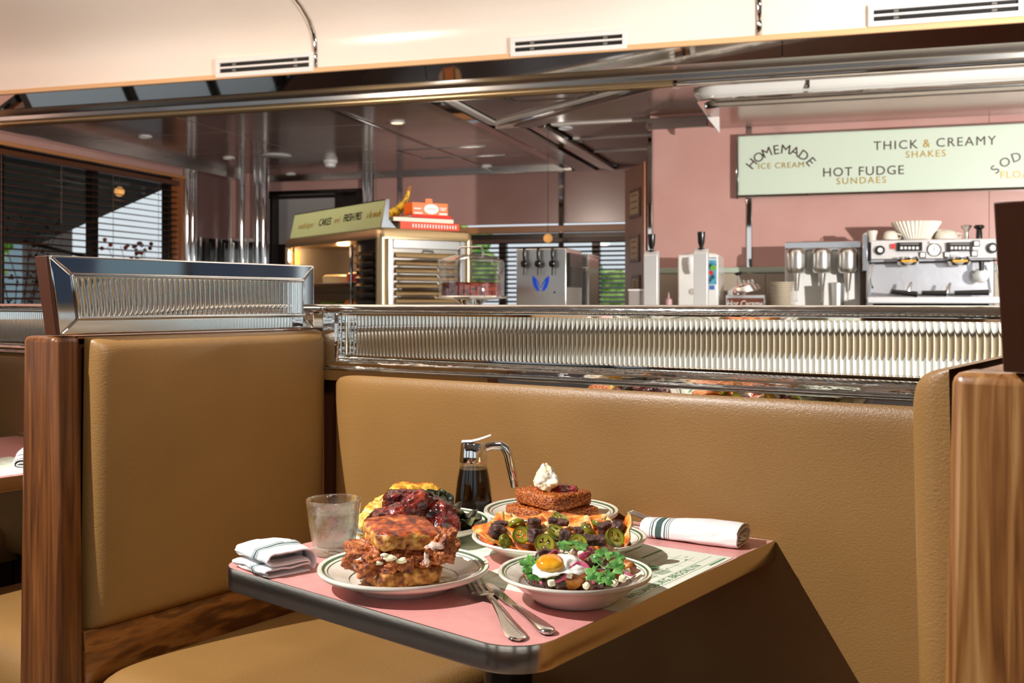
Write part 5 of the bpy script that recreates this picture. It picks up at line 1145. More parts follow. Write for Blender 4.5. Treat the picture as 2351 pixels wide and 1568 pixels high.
for i, (x, y, z, r) in enumerate(((-0.012, -0.0475, 0.039, 0.0055), (-0.026, -0.0465, 0.033, 0.0035), (0.001, -0.0455, 0.036, 0.0048), (-0.018, -0.048, 0.043, 0.0035))):
    blob(r * 1.6, r * 0.6, r * 0.7, amp=r * 0.3, freq=160, seed=i + 30, sub=3).build('sauce_drip', SAUCE, sw, loc=(x, y, z), smooth=180)
GLZ = mat('milky_glaze', S(230, 205, 190), rough=0.22)
for i, (x, y, z, rx, rz) in enumerate(((-0.046, -0.041, 0.034, 0.010, 0.006), (-0.032, -0.0455, 0.022, 0.009, 0.007), (0.040, -0.033, 0.050, 0.012, 0.004), (0.032, -0.036, 0.036, 0.003, 0.011), (-0.055, -0.032, 0.028, 0.006, 0.008))):
    blob(rx, 0.0022, rz, amp=0.0035, freq=170, seed=i + 60, sub=3).build('sauce_smear', GLZ, sw, loc=(x, y, z), smooth=180)
pd = blob(0.030, 0.022, 0.0012, amp=0.004, freq=60, seed=3, sub=4).build('sauce_puddle', mat('butter_pool', S(226, 200, 140), rough=0.12, trans=0.3), None, loc=(p1.x + 0.050, p1.y - 0.010, TZ + 0.0092), smooth=180)
tag(pd, 'pale buttery sauce puddle right of the sandwich', 'sauce')

# --- ribs plate
GLAZE = mat('bbq_glaze', S(96, 18, 10), rough=0.2, ramp=[(0.22, S(20, 4, 4)), (0.42, S(78, 9, 7)), (0.6, S(122, 18, 10)), (0.8, S(168, 62, 26))], scale=60, detail=5, coat=1.0, coatrough=0.07, bump=0.6, bscale=240, bdist=0.002)
CHAR = mat('charred_bone', S(18, 10, 9), rough=0.3)
def rib(label, px, py, Y, rx, ry, rz, bend, rot, seed):
    x = (px - 1175.5) / FPX * Y; z = CAMZ - (py - HOR) / FPX * Y
    t = thing('pork_rib', label, 'pork rib', (x, Y, z), 0, 'glazed pork ribs'); t.rotation_euler = rot
    blob(rx, ry, rz, p=4.6, amp=0.0042, freq=85, seed=seed, sub=5, octv=4, fn=lambda q: (q.x, q.y, q.z - bend * q.x * q.x)).build('meat', GLAZE, t, smooth=180)
    blob(rx * 0.25, ry * 0.38, rz * 0.55, p=2.4, amp=0.001, freq=150, seed=seed + 3, sub=3).build('bone_end', CHAR, t, loc=(rx * 0.82, -ry * 0.15, -bend * rx * rx * 0.7), smooth=180)
rib('glossy pork rib lying across the top left of the pile', 926, 1145, 1.59, 0.031, 0.018, 0.0125, 6, (0.1, 0.0, 0.15), 2)
rib('arched pork rib curving down the middle of the pile', 947, 1168, 1.555, 0.033, 0.015, 0.017, 10, (0.1, -0.95, 0.25), 5)
rib('dark pork rib at lower left of the pile', 886, 1190, 1.545, 0.032, 0.018, 0.014, 3, (0.2, -0.4, 0.35), 8)
rib('pork rib with charred end at right of the pile', 1010, 1173, 1.57, 0.028, 0.019, 0.0165, 2, (0.3, -0.42, 2.8), 11)
rib('squat pork rib at lower right of the pile', 1024, 1205, 1.545, 0.019, 0.017, 0.0145, 0, (0.0, 0.05, 0.3), 14)
rib('pork rib hidden low in the middle of the pile', 962, 1198, 1.575, 0.032, 0.022, 0.017, 0, (0, 0, 0.5), 21)
rib('pork rib low behind the middle of the pile', 975, 1172, 1.61, 0.030, 0.020, 0.020, 0, (0, 0, -0.4), 25)
cb = blob(0.045, 0.022, 0.033, p=3.4, amp=0.004, freq=70, seed=8, sub=5, octv=4).build('cornbread', mat('cornbread', S(236, 182, 52), rough=0.8, ramp=[(0.3, S(206, 142, 30)), (0.6, S(240, 192, 66)), (0.8, S(246, 212, 104))], scale=110, bump=0.8, bscale=300, bdist=0.002, top=([(0.3, S(180, 84, 16)), (0.6, S(214, 120, 30)), (0.8, S(226, 150, 50))], 0.5, 0.9)), None, loc=((953 - 1175.5) / FPX * 1.645, 1.645, 0.792), rot=(-0.25, 0.08, 0.1), smooth=180)
tag(cb, 'golden yellow cornbread slice standing behind the ribs', 'cornbread')
MAC = mat('cheesy_pasta', S(238, 200, 104), rough=0.3, ramp=[(0.3, S(196, 140, 44)), (0.5, S(236, 196, 92)), (0.75, S(248, 228, 160))], scale=90, coat=0.4, sss=0.1)
rnd = random.Random(4)
for i, (px, py, z) in enumerate(((832, 1198, .772), (838, 1212, .766), (850, 1184, .776), (857, 1168, .786), (868, 1158, .792), (882, 1152, .797), (845, 1200, .768), (872, 1172, .785), (862, 1186, .778), (893, 1165, .786), (828, 1208, .764))):
    Y = 1.555 + (1215 - py) * 0.0012
    o = blob(0.0145, 0.0105, 0.0095, p=2.8, amp=0.0028, freq=90, seed=i + 40, sub=4).build('pasta_piece', MAC, None, loc=((px - 1175.5) / FPX * Y, Y, CAMZ - (py - HOR) / FPX * Y), rot=(rnd.uniform(-.6, .6), rnd.uniform(-.6, .6), rnd.uniform(0, 3)), smooth=180)
    tag(o, ('cheesy pasta piece second lowest at the plate left edge', 'lowest cheesy pasta piece at front left of rib plate', 'cheesy pasta piece halfway up the left slope', 'cheesy pasta piece just left of the lower left rib top', 'cheesy pasta piece near the top of the pasta heap', 'topmost cheesy pasta piece touching the cornbread', 'cheesy pasta piece low beside the dark left rib', 'cheesy pasta piece tucked behind the dark left rib', 'cheesy pasta piece in the middle of the pasta heap', 'cheesy pasta piece under the top left rib', 'leftmost cheesy pasta piece seen through the water glass')[i], 'pasta', 'cheesy pasta pieces beside the ribs')
COLL = mat('collard', S(52, 56, 34), rough=0.3, ramp=[(0.3, S(26, 30, 18)), (0.6, S(62, 66, 40)), (0.85, S(120, 120, 60))], scale=40, coat=0.5, coatrough=0.1)
for i, (px, py, Y, s_, rot, lab) in enumerate(((1008, 1146, 1.605, 0.024, (0.7, 0.2, 0.2), 'crumpled dark collard leaf at the top of the greens'), (1035, 1165, 1.62, 0.036, (0.5, 0.6, 1.0), 'crumpled dark collard leaf behind the right rib'),
                                          (1055, 1185, 1.60, 0.034, (0.2, 0.5, 2.0), 'dark collard leaf spilling over the right of plate'), (1062, 1200, 1.575, 0.030, (0.1, 0.3, 2.9), 'dark collard leaf with a pointed tip at plate right'), (1050, 1208, 1.56, 0.026, (0.3, 0.1, 0.6), 'small dark collard leaf nearest the lower right rib'))):
    def lf(a_, b_, s_=s_, i=i):
        x = (a_ - 0.5) * 2; y = (b_ - 0.5) * 2; w = (1 - x * x) ** 0.5 if abs(x) < 1 else 0
        p_ = Vector((x * s_, y * s_ * 0.75 * (0.25 + 0.75 * w), 0)); n_ = Vector((i * 3.3, 1.7, 0))
        p_.z = 0.50 * s_ * fbm(p_ * 42 + n_, 2) + 0.10 * s_ * fbm(p_ * 160 + n_, 3); return tuple(p_)
    o = MB().grid(30, 22, lf).build('collard_leaf', COLL, None, loc=((px - 1175.5) / FPX * Y, Y, CAMZ - (py - HOR) / FPX * Y), rot=rot, smooth=180, solid=0.001)
    tag(o, lab, 'collard greens')

# --- french toast
TOAST = dict(rough=0.5, ramp=[(0.22, S(88, 34, 7)), (0.45, S(160, 74, 17)), (0.62, S(196, 102, 28)), (0.82, S(236, 168, 74))], scale=330, detail=5, coat=0.3, coatrough=0.15, bump=0.8, bscale=420, bdist=0.002)
TM = mat('crumb_crust', S(160, 80, 24), **TOAST)
def toast(label, x, y, z, rx, ry, rz, rot, seed):
    o = blob(rx, ry, rz, p=7, amp=0.0021, freq=480, seed=seed, sub=6, octv=2).build('french_toast', TM, None, loc=(p3.x + x, p3.y + y, z), rot=rot, smooth=180)
    tag(o, label, 'french toast', 'crumb coated french toast')
toast('crumb coated french toast slice at lower left of the stack', -0.020, 0.000, TZ + 0.0212, 0.041, 0.041, 0.0128, (0, 0.02, radians(42)), 3)
toast('crumb coated french toast slice at lower right of the stack', 0.040, -0.008, TZ + 0.0212, 0.028, 0.027, 0.0128, (0, 0, radians(30)), 6)
toast('crumb coated french toast slice on top with jam', 0.004, 0.000, TZ + 0.0468, 0.047, 0.047, 0.0125, (0.03, 0.02, radians(44)), 9)
jm = blob(0.034, 0.033, 0.005, p=2.3, amp=0.005, freq=80, seed=5, sub=5).build('berry_jam', mat('jam', S(120, 22, 40), rough=0.18, ramp=[(0.3, S(70, 8, 18)), (0.7, S(170, 40, 62))], scale=120, coat=0.6), None, loc=(p3.x + 0.009, p3.y + 0.002, TZ + 0.0592), rot=(0.03, 0.02, 0), smooth=180)
tag(jm, 'dark red berry jam spread on the top french toast', 'jam')
def whip(q): 
    t = (q.z + 0.02) / 0.04; s_ = 1.15 - 0.62 * max(0, t) ** 1.1; return (q.x * s_ - 0.004 * t, q.y * s_, q.z)
wh = blob(0.021, 0.021, 0.020, p=2.4, amp=0.006, freq=75, seed=14, sub=5, octv=3, fn=whip).build('whipped_butter', mat('cream_butter', S(250, 244, 222), rough=0.35, sss=0.2, ramp=[(0.35, S(244, 232, 186)), (0.6, S(252, 248, 234))], scale=40), None, loc=(p3.x - 0.005, p3.y - 0.014, TZ + 0.0795), smooth=180)
tag(wh, 'white scoop of whipped butter on the french toast', 'whipped butter')
sy = blob(0.026, 0.02, 0.001, amp=0.004, freq=60, seed=6, sub=4).build('syrup_puddle', mat('syrup_pool', S(214, 170, 90), rough=0.1, trans=0.3), None, loc=(p3.x - 0.045, p3.y - 0.022, TZ + 0.0092), smooth=180)
tag(sy, 'amber syrup puddle left of the french toast', 'syrup')

# --- nachos
CHIP = mat('cheesy_chip', S(226, 140, 60), rough=0.4, ramp=[(0.25, S(150, 44, 10)), (0.42, S(216, 96, 22)), (0.58, S(238, 150, 44)), (0.78, S(248, 212, 150))], scale=48, detail=5, coat=0.3, coatrough=0.15, bump=0.5, bscale=180, bdist=0.002)
CHIPB = mat('corn_chip', S(224, 170, 96), rough=0.6)
def chip(label, px, py, z, s_, rot, seed, curl=7.0):
    l = spot(px, py, z); t = thing('tortilla_chip', label, 'tortilla chip', l, 0, 'cheese topped tortilla chips'); t.rotation_euler = rot
    def surf(off):
        def f(a_, b_):
            # rounded triangle
            th = a_ * 2 * pi; rr_ = s_ * b_ * (0.82 + 0.22 * cos(3 * th)) ; x = rr_ * cos(th); y = rr_ * sin(th)
            zz = curl * (x * x - 0.4 * y * y) + 0.002 * fbm((x * 90 + seed, y * 90, 3.1), 2)
            if off: zz += 0.0011 + 0.0013 * (fbm((x * 130, y * 130 + seed, 0), 3) + 0.5) * (1 - b_ ** 6)
            return (x, y, zz)
        return f
    MB().grid(36, 10, surf(0)).build('crisp', CHIPB, t, smooth=180, solid=0.0014)
    MB().grid(36, 12, surf(1)).build('melted_cheese', CHIP, t, smooth=180, solid=0.0006)
rnd = random.Random(12)
cl_ = [('tortilla chip at the far left of nachos', 1133, 1224, .782, .034, (0.25, -0.25, 0.3)), ('tortilla chip front left leaning on the dish rim', 1155, 1246, .778, .032, (0.45, -0.1, 1.2)), ('broad tortilla chip left of middle', 1208, 1236, .784, .038, (0.35, -0.1, 0.5)),
       ('tortilla chip at the back left of nachos', 1195, 1210, .784, .034, (0.2, 0.0, 2.0)), ('tortilla chip front middle of nachos', 1262, 1246, .780, .034, (0.40, 0.05, 1.9)), ('tortilla chip in the back middle of nachos', 1292, 1206, .789, .036, (0.35, 0.05, 0.2)),
       ('tortilla chip under the front right steak', 1345, 1246, .780, .034, (0.40, 0.1, 0.9)), ('tortilla chip in the centre of the nachos', 1300, 1228, .784, .036, (0.2, 0.0, 2.6)), ('tortilla chip at front right of nachos', 1395, 1246, .780, .032, (0.35, 0.1, 2.4)),
       ('tortilla chip at the back left edge of nachos', 1160, 1212, .780, .034, (0.25, -0.15, 1.7)), ('tortilla chip at the back centre edge of nachos', 1245, 1204, .782, .036, (0.3, 0.0, 1.1)), ('tortilla chip at the back right edge of nachos', 1340, 1204, .782, .036, (0.3, 0.05, 0.4)), ('tortilla chip low under the middle of nachos', 1240, 1228, .776, .040, (0.2, 0.0, 0.0)), ('tortilla chip low under the right of nachos', 1350, 1228, .776, .040, (0.2, 0.0, 1.0)),
       ('upright tortilla chip at the right end of nachos', 1432, 1228, .790, .026, (0.1, -1.05, 0.15)), ('small folded tortilla chip right of middle', 1375, 1222, .790, .020, (0.6, 0.4, 0.4)), ('tortilla chip at back right of nachos', 1385, 1212, .784, .034, (0.2, 0.1, 1.4))]
for i, (lab, px, py, z, s_, rot) in enumerate(cl_): chip(lab, px, py - 3, z + 0.003, s_ * 1.03, rot, i * 3)
JS = mat('pepper_skin', S(110, 112, 20), rough=0.22, ramp=[(0.3, S(84, 88, 12)), (0.7, S(134, 132, 30))], scale=40, coat=0.4); JF = mat('pepper_flesh', S(158, 156, 50), rough=0.25, coat=0.3); JSEED = mat('pepper_seed', S(238, 224, 130), rough=0.5)
def jal(label, px, py, z, r, rot, seed):
    t = thing('pepper_slice', label, 'pepper slice', spot(px, py, z), 0, 'green pepper slices on the nachos'); t.rotation_euler = rot; h = 0.0065
    MB().lathe([(r * 0.84, 0), (r * 0.96, 0), (r, 0.001), (r, h - 0.001), (r * 0.96, h), (r * 0.86, h - 0.0004), (r * 0.84, h * 0.5), (r * 0.84, 0)], 28).build('skin', JS, t, smooth=60)
    fl_ = MB(); a0 = seed
    MBr = fl_
    for k in range(3):
        a_ = a0 + k * 2 * pi / 3
        M_ = Matrix.Rotation(a_, 4, 'Z'); MBr.box(0, r * 0.82, -r * 0.17, r * 0.17, h * 0.2, h * 0.86, M_)
    MBr.lathe([(r * 0.86, h * 0.1), (r * 0.60, h * 0.2), (r * 0.56, h * 0.80), (r * 0.86, h * 0.96)], 24)
    MBr.build('flesh', JF, t, smooth=40)
    sb_ = MB(); rn = random.Random(int(seed * 100)); vs0, fs0 = ico(1)
    for _ in range(9):
        a_ = rn.uniform(0, 6.28); d = rn.uniform(0.05, 0.45) * r; sb_.add([(d * cos(a_) + v_.x * 0.0014, d * sin(a_) + v_.y * 0.001, h * 0.8 + v_.z * 0.0007) for v_ in vs0], fs0)
    o = sb_.build('seeds', JSEED, t, smooth=180); o['kind'] = 'stuff'
FACE = -1.0
for i, (lab, px, py, z, r, rot) in enumerate((('pepper slice edge on at back left of nachos', 1187, 1206, .796, .0125, (-0.7, -0.4, 0)), ('pepper ring showing its face left of middle', 1195, 1226, .794, .0118, (1.05, 0.1, 0.2)), ('large pepper ring facing out at front middle', 1250, 1246, .790, .0135, (1.1, 0.05, 0.1)),
                                             ('pepper ring lying in the middle of nachos', 1275, 1222, .796, .0130, (0.6, 0.0, 0.8)), ('pepper ring leaning at front right of middle', 1326, 1245, .792, .0125, (1.0, -0.3, 0.3)), ('pepper slice at the very back of nachos', 1285, 1192, .802, .0130, (0.5, -0.1, 1.3)),
                                             ('pepper slice tipped on edge right of middle', 1348, 1218, .796, .0130, (0.35, 0.75, 0.4)), ('pepper slice at the back right of nachos', 1377, 1206, .798, .0130, (0.35, 0.0, 2.0)), ('pepper ring facing out at the right end of nachos', 1409, 1232, .796, .0135, (0.95, 0.05, 0.5)),
                                             ('pepper slice half hidden behind the left steak', 1225, 1213, .794, .0115, (0.6, 0.3, 0.1)), ('pepper slice on edge at lower left of nachos', 1155, 1240, .788, .0100, (1.2, 0.0, 1.0)))):
    jal(lab, px, py + 4, z, r, rot, i * 0.7)
STK = mat('steak', S(96, 62, 54), rough=0.6, ramp=[(0.25, S(36, 18, 16)), (0.5, S(86, 52, 46)), (0.8, S(140, 100, 86))], scale=130, bump=0.9, bscale=380, bdist=0.003, coat=0.1)
for i, (lab, px, py, z, d, rot) in enumerate((('pinkish steak cube at the left of nachos', 1142, 1222, .794, (.0125, .011, .011), (0.2, 0.3, 0.4)), ('dark steak piece behind the left steak cube', 1152, 1204, .798, (.012, .010, .005), (0, 0.1, 0.5)), ('upright steak cube at back left of middle', 1227, 1205, .802, (.0095, .009, .0105), (0.1, 0, 0.3)),
                                             ('steak cube below the upright one', 1228, 1230, .795, (.0105, .010, .011), (0, 0.2, 0.6)), ('small charred steak bit before the middle pepper', 1268, 1236, .790, (.009, .008, .005), (0, 0, 0.3)), ('charred steak chunk left of front pepper ring', 1297, 1232, .795, (.009, .009, .010), (0.3, 0.2, 0)),
                                             ('long steak slice at the back of nachos', 1282, 1198, .804, (.0165, .007, .005), (0.1, 0.12, -0.1)), ('long charred steak slab at front right', 1368, 1240, .794, (.0160, .009, .0065), (0.3, 0.02, 0.1)), ('dark steak bit beside the charred slab', 1345, 1240, .793, (.007, .008, .009), (0, 0.2, 0.4)),
                                             ('dark steak chunk at the back right', 1390, 1211, .800, (.012, .009, .008), (0.1, -0.2, 0.3)), ('pointed steak piece at far back right', 1419, 1212, .801, (.009, .008, .0095), (0.2, 0.5, 0.8)), ('small steak bit in the middle right', 1328, 1219, .796, (.008, .008, .006), (0, 0, 0)))):
    d = tuple(q * 0.84 for q in d); o = blob(*d, p=8, amp=0.0015, freq=190, seed=i + 70, sub=4).build('steak_piece', STK, None, loc=spot(px, py, z), rot=rot, smooth=180); tag(o, lab + ' dish' if False else lab, 'steak', 'steak pieces on the nachos')

def spot_b(px, py, z): return ground(px, py, z - 0.009)
# --- egg hash bowl
HASH = mat('dark_hash', S(70, 30, 18), rough=0.25, ramp=[(0.3, S(24, 10, 8)), (0.55, S(82, 34, 16)), (0.8, S(150, 78, 30))], scale=60, coat=0.6, coatrough=0.1, bump=0.5, bscale=200, bdist=0.002)
POT = mat('roast_potato', S(190, 106, 40), rough=0.35, ramp=[(0.3, S(130, 56, 18)), (0.7, S(214, 136, 58))], scale=60, coat=0.4); PEP = mat('green_pepper', S(70, 84, 26), rough=0.25, coat=0.4)
for i, (lab, px, py, z, d, m) in enumerate((('dark glazed hash chunk at front left of bowl', 1250, 1333, .782, (.017, .014, .011), HASH), ('dark glazed hash chunk at front middle of bowl', 1300, 1338, .781, (.018, .014, .011), HASH), ('dark glazed hash chunk at front right of bowl', 1355, 1335, .782, (.019, .015, .012), HASH), ('dark hash chunk right of the pink onion arch', 1395, 1326, .785, (.018, .014, .011), HASH),
                                     ('dark hash chunk under the egg white', 1235, 1318, .784, (.016, .016, .010), HASH), ('dark hash chunk at the back of bowl', 1330, 1300, .786, (.030, .024, .014), HASH), ('dark hash chunk at the back right of bowl', 1400, 1300, .786, (.022, .02, .012), HASH), ('dark hash chunk at the back left of bowl', 1270, 1300, .785, (.026, .022, .012), HASH),
                                     ('orange roast potato under the onion arch', 1328, 1312, .797, (.014, .012, .011), POT), ('golden potato stick at right rim of bowl', 1441, 1299, .795, (.0125, .007, .006), POT), ('brown potato chunk at front middle of bowl', 1318, 1332, .788, (.012, .009, .009), POT), ('green pepper strip at front left of bowl', 1280, 1330, .787, (.013, .006, .007), PEP), ('golden potato beside the left cheese cube', 1295, 1315, .793, (.007, .007, .008), POT))):
    o = blob(*d, p=3.0, amp=0.003, freq=90, seed=i + 90, sub=4).build('hash_piece', m, None, loc=spot_b(px, py, z), rot=(0.1 * i, 0.2, i * 0.9), smooth=180); tag(o, lab, 'hash', 'hash pieces in the bowl')
eg = thing('fried_egg', 'sunny side fried egg with orange yolk on the hash', 'egg', spot_b(1288, 1291, .812), 0); eg.rotation_euler = (0.34, -0.02, 0.1)
def eggw(q): return (q.x, q.y, q.z - 9 * q.x * q.x - 6 * q.y * q.y)
blob(0.034, 0.021, 0.0026, p=2.2, amp=0.006, freq=55, seed=44, sub=5, fn=eggw).build('white', mat('egg_white', S(248, 246, 238), rough=0.25, sss=0.2), eg, smooth=180)
blob(0.0165, 0.0145, 0.0085, p=2.2, amp=0.001, freq=50, seed=2, sub=4, fn=lambda q: (q.x, q.y, max(q.z, -0.003))).build('yolk', mat('egg_yolk', S(238, 156, 16), rough=0.15, ramp=[(0.35, S(226, 134, 10)), (0.7, S(244, 182, 40))], scale=30, coat=0.6), eg, loc=(-0.013, -0.003, 0.001), smooth=180)
FETA = mat('white_cheese', S(242, 236, 206), rough=0.6, ramp=[(0.3, S(234, 224, 184)), (0.7, S(248, 244, 226))], scale=60)
rnd = random.Random(9)
for i, (lab, px, py, z, s_) in enumerate((('cheese cube at the front left of bowl', 1266, 1338, .793, 7), ('cheese cube at front middle of bowl', 1346, 1344, .789, 6), ('cheese cube front right of bowl', 1411, 1338, .792, 6.5), ('cheese cube at right below the cilantro', 1421, 1308, .798, 7.5), ('cheese cube at right edge of the hash', 1430, 1328, .795, 7.5), ('cheese cube near the right well line', 1440, 1312, .792, 6),
                                        ('cheese cube left of the onion arch foot', 1307, 1322, .799, 5.5), ('cheese crumble at top left of the egg', 1292, 1262, .814, 6), ('cheese crumble at top of the egg', 1312, 1268, .814, 6), ('cheese crumble right of the egg top', 1334, 1272, .813, 6.5), ('cheese crumble in the middle of the egg', 1303, 1280, .813, 7), ('cheese crumble by the upper right cilantro', 1363, 1280, .810, 6.5), ('cheese crumble behind the egg top', 1343, 1264, .812, 5.5))):
    m_ = s_ * 0.00052
    o = blob(m_ * 1.15, m_, m_ * 0.95, p=6, amp=0.0007, freq=220, seed=i + 20, sub=3).build('cheese_cube', FETA, None, loc=spot_b(px, py, z), rot=(rnd.uniform(-.5, .5), rnd.uniform(-.5, .5), rnd.uniform(0, 1.5)), smooth=60); tag(o, lab, 'cheese', 'white cheese cubes in the bowl')
ONI = mat('pickled_onion', S(216, 62, 120), rough=0.2, ramp=[(0.3, S(196, 40, 100)), (0.7, S(232, 106, 150))], scale=60, trans=0.2, coat=0.5)
def onion(label, pts, r, flat=0.55):
    P_ = [spot_b(px, py, z) for px, py, z in pts]; sm = []
    n = len(P_)
    for i in range(n - 1):
        p0, p1_, p2_, p3_ = P_[max(i - 1, 0)], P_[i], P_[i + 1], P_[min(i + 2, n - 1)]
        for k in range(6):
            t = k / 6.0; sm.append(0.5 * ((2 * p1_) + (p2_ - p0) * t + (2 * p0 - 5 * p1_ + 4 * p2_ - p3_) * t * t + (3 * p1_ - p0 - 3 * p2_ + p3_) * t ** 3))
    sm.append(P_[-1]); c = sm[len(sm) // 2].copy()
    o = MB().tube([tuple(p_ - c) for p_ in sm], [r * (0.55 + 0.45 * sin(pi * i / (len(sm) - 1)) ** 0.4) for i in range(len(sm))], 8, flat=flat, up=(0, 1, 0.3)).build('pickled_onion', ONI, None, loc=c, smooth=180)
    tag(o, label, 'onion', 'pink pickled onion strips')
onion('long pink pickled onion arching over the hash', [(1274, 1337, .790), (1296, 1326, .797), (1311, 1306, .806), (1328, 1293, .811), (1345, 1299, .809), (1357, 1318, .801), (1363, 1340, .790)], 0.0027)
onion('pink onion strip left of the egg top', [(1251, 1281, .803), (1262, 1273, .808), (1275, 1266, .810), (1281, 1270, .808)], 0.0024)
onion('pink onion strip curving at the top of bowl', [(1318, 1264, .813), (1332, 1257, .817), (1348, 1257, .816), (1362, 1266, .812)], 0.0026)
onion('broad pink onion slice right of the egg', [(1330, 1280, .811), (1345, 1274, .814), (1362, 1270, .812)], 0.0046, 0.4)
onion('pink onion tip at the right of the hash', [(1424, 1308, .796), (1436, 1316, .797), (1452, 1322, .795)], 0.0018)
onion('small pink onion bit at lower left of bowl', [(1236, 1333, .788), (1241, 1337, .789), (1244, 1341, .788)], 0.0026)
onion('pink onion bit under the left cilantro', [(1206, 1320, .790), (1211, 1330, .789), (1215, 1336, .788)], 0.0018)
CIL = mat('cilantro', S(74, 134, 56), rough=0.4, ramp=[(0.3, S(52, 108, 40)), (0.7, S(110, 168, 80))], scale=50)
def cil(label, px, py, z, s_, rot, leaves, stem):
    t = thing('cilantro_sprig', label, 'cilantro', spot_b(px, py, z), 0, 'cilantro on the hash'); t.rotation_euler = rot
    for k, (dx, dy, a_, sc_) in enumerate(leaves):
        sc_ *= 0.86
        def f(u_, v_):
            th = (u_ - 0.5) * 2 * pi * 0.86; lob = 0.50 + 0.40 * abs(cos(2.5 * th)) ** 0.7 + 0.09 * cos(17 * th)
            r = s_ * sc_ * v_ * lob; x = r * cos(th) + s_ * sc_ * 0.25; y = r * sin(th)
            return (x, y, 0.12 * s_ * fbm((x * 120 + k, y * 120, px), 2) - 5.0 * x * x * (1 if k % 2 else 0.4))
        o = MB().grid(44, 6, f).build('leaf', CIL, t, smooth=180, solid=0.0005); o.location = (dx, dy, 0); o.rotation_euler = (0, 0, a_)
    MB().tube(stem, 0.0008, 6).build('stem', mat('cilantro_stem', S(120, 160, 80), rough=0.4), t)
cil('large cilantro leaf at the left of the egg yolk', 1222, 1304, .803, 0.019, (0.75, 0.1, 0.3), [(0.002, 0.002, 2.7, 1.0), (0.004, -0.004, -2.4, 0.9), (0.008, 0.004, 1.3, 0.7)], [(0.0, 0, 0), (0.012, 0.002, 0.001), (0.022, 0.004, 0)])
cil('cilantro sprig at right over the cheese cubes', 1392, 1308, .810, 0.0165, (0.65, -0.1, 0.1), [(-0.012, -0.002, -2.6, 0.95), (-0.004, -0.006, -1.3, 1.0), (0.008, 0.0, 0.2, 0.9)], [(-0.015, 0.02, 0.002), (-0.004, 0.004, 0.001), (0.01, 0, 0)])
cil('cilantro sprig above right of the onion slice', 1400, 1280, .814, 0.0155, (0.55, -0.1, 0.2), [(-0.006, 0.004, 1.2, 0.95), (0.004, -0.002, 0.0, 1.0), (-0.012, 0.001, 2.6, 0.8)], [(-0.02, -0.01, -0.004), (-0.006, 0.0, 0), (0.006, 0, 0)])
cil('cilantro sprig at the very top of the bowl', 1317, 1255, .820, 0.014, (0.45, 0.1, 0.0), [(-0.008, 0.0, 2.8, 0.95), (0.006, 0.002, 0.4, 0.95), (0.0, 0.004, 1.6, 0.6)], [(-0.01, 0, 0), (0.0, -0.003, 0), (0.012, 0.002, 0)])

# --- water glass
gp = spot(766, 1272, TZ); gl_ = thing('water_glass', 'pebbled glass tumbler of water beside the folded napkin', 'glass', (gp.x, gp.y, TZ + 0.0003), 0)
GH = 0.079
MB().lathe([(0, 0), (0.0255, 0), (0.0285, 0.003), (0.0300, 0.012), (0.0345, 0.04), (0.0385, 0.072), (0.0392, GH - 0.001), (0.0380, GH), (0.0365, GH - 0.0015), (0.0350, 0.066), (0.0300, 0.03), (0.0262, 0.016), (0.024, 0.012), (0, 0.011)], 64).build('tumbler', TUMBLER, gl_, smooth=60)
MB().lathe([(0, 0.0112), (0.0243, 0.0122), (0.0265, 0.0162), (0.0303, 0.03), (0.0347, 0.0615), (0.0338, 0.0608), (0, 0.0606)], 64).build('water', WATER, gl_, smooth=60)

# --- syrup dispenser
sn = 1.400; sw_ = along(PA, 1087, sn); sp_ = P(sw_, sn, TZ + 0.0003)
sd_ = thing('syrup_dispenser', 'glass syrup dispenser with chrome collar and handle by the wall', 'syrup dispenser', sp_, 0)
MB().lathe([(0, 0), (0.0325, 0), (0.0345, 0.003), (0.0342, 0.012), (0.0285, 0.058), (0.0240, 0.082), (0.0225, 0.090), (0.0225, 0.096), (0.0208, 0.096), (0.0208, 0.089), (0.0222, 0.081), (0.0266, 0.058), (0.0322, 0.013), (0.031, 0.005), (0, 0.005)], 56).build('jar', GLASS, sd_, smooth=60)
MB().lathe([(0, 0.0045), (0.0312, 0.0048), (0.0326, 0.013), (0.0270, 0.058), (0.0232, 0.0785), (0.0224, 0.0783), (0, 0.0782)], 56).build('syrup', mat('maple_syrup', S(20, 7, 4), rough=0.08, spec=0.25), sd_, smooth=60)
MB().lathe([(0.0215, 0.090), (0.0240, 0.0895), (0.0243, 0.092), (0.0215, 0.121), (0.0205, 0.1225), (0, 0.1225)], 48).build('collar', CHROME, sd_, smooth=50)
hp = [(0.019, 0, 0.113), (0.030, 0, 0.1165), (0.046, 0, 0.117), (0.054, 0, 0.112), (0.0585, 0, 0.103), (0.066, 0, 0.070), (0.0705, 0, 0.047)]
MB().tube(hp, [0.0080, 0.0072, 0.0076, 0.0082, 0.0082, 0.0078, 0.0070], 14, flat=0.6, up=(0, 1, 0)).build('handle', CHROME, sd_, smooth=50)
MB().loft([[(x, y, z) for y in (-w_, w_) for x, z in ()] or [(x, -w_, z), (x, w_, z), (x, w_, z + 0.0022), (x, -w_, z + 0.0022)] for x, w_, z in ((-0.020, 0.010, 0.1228), (-0.004, 0.011, 0.1232), (0.010, 0.010, 0.1265), (0.030, 0.007, 0.1335))]).build('thumb_lid', WHITEP, sd_, bevel=0.0008)

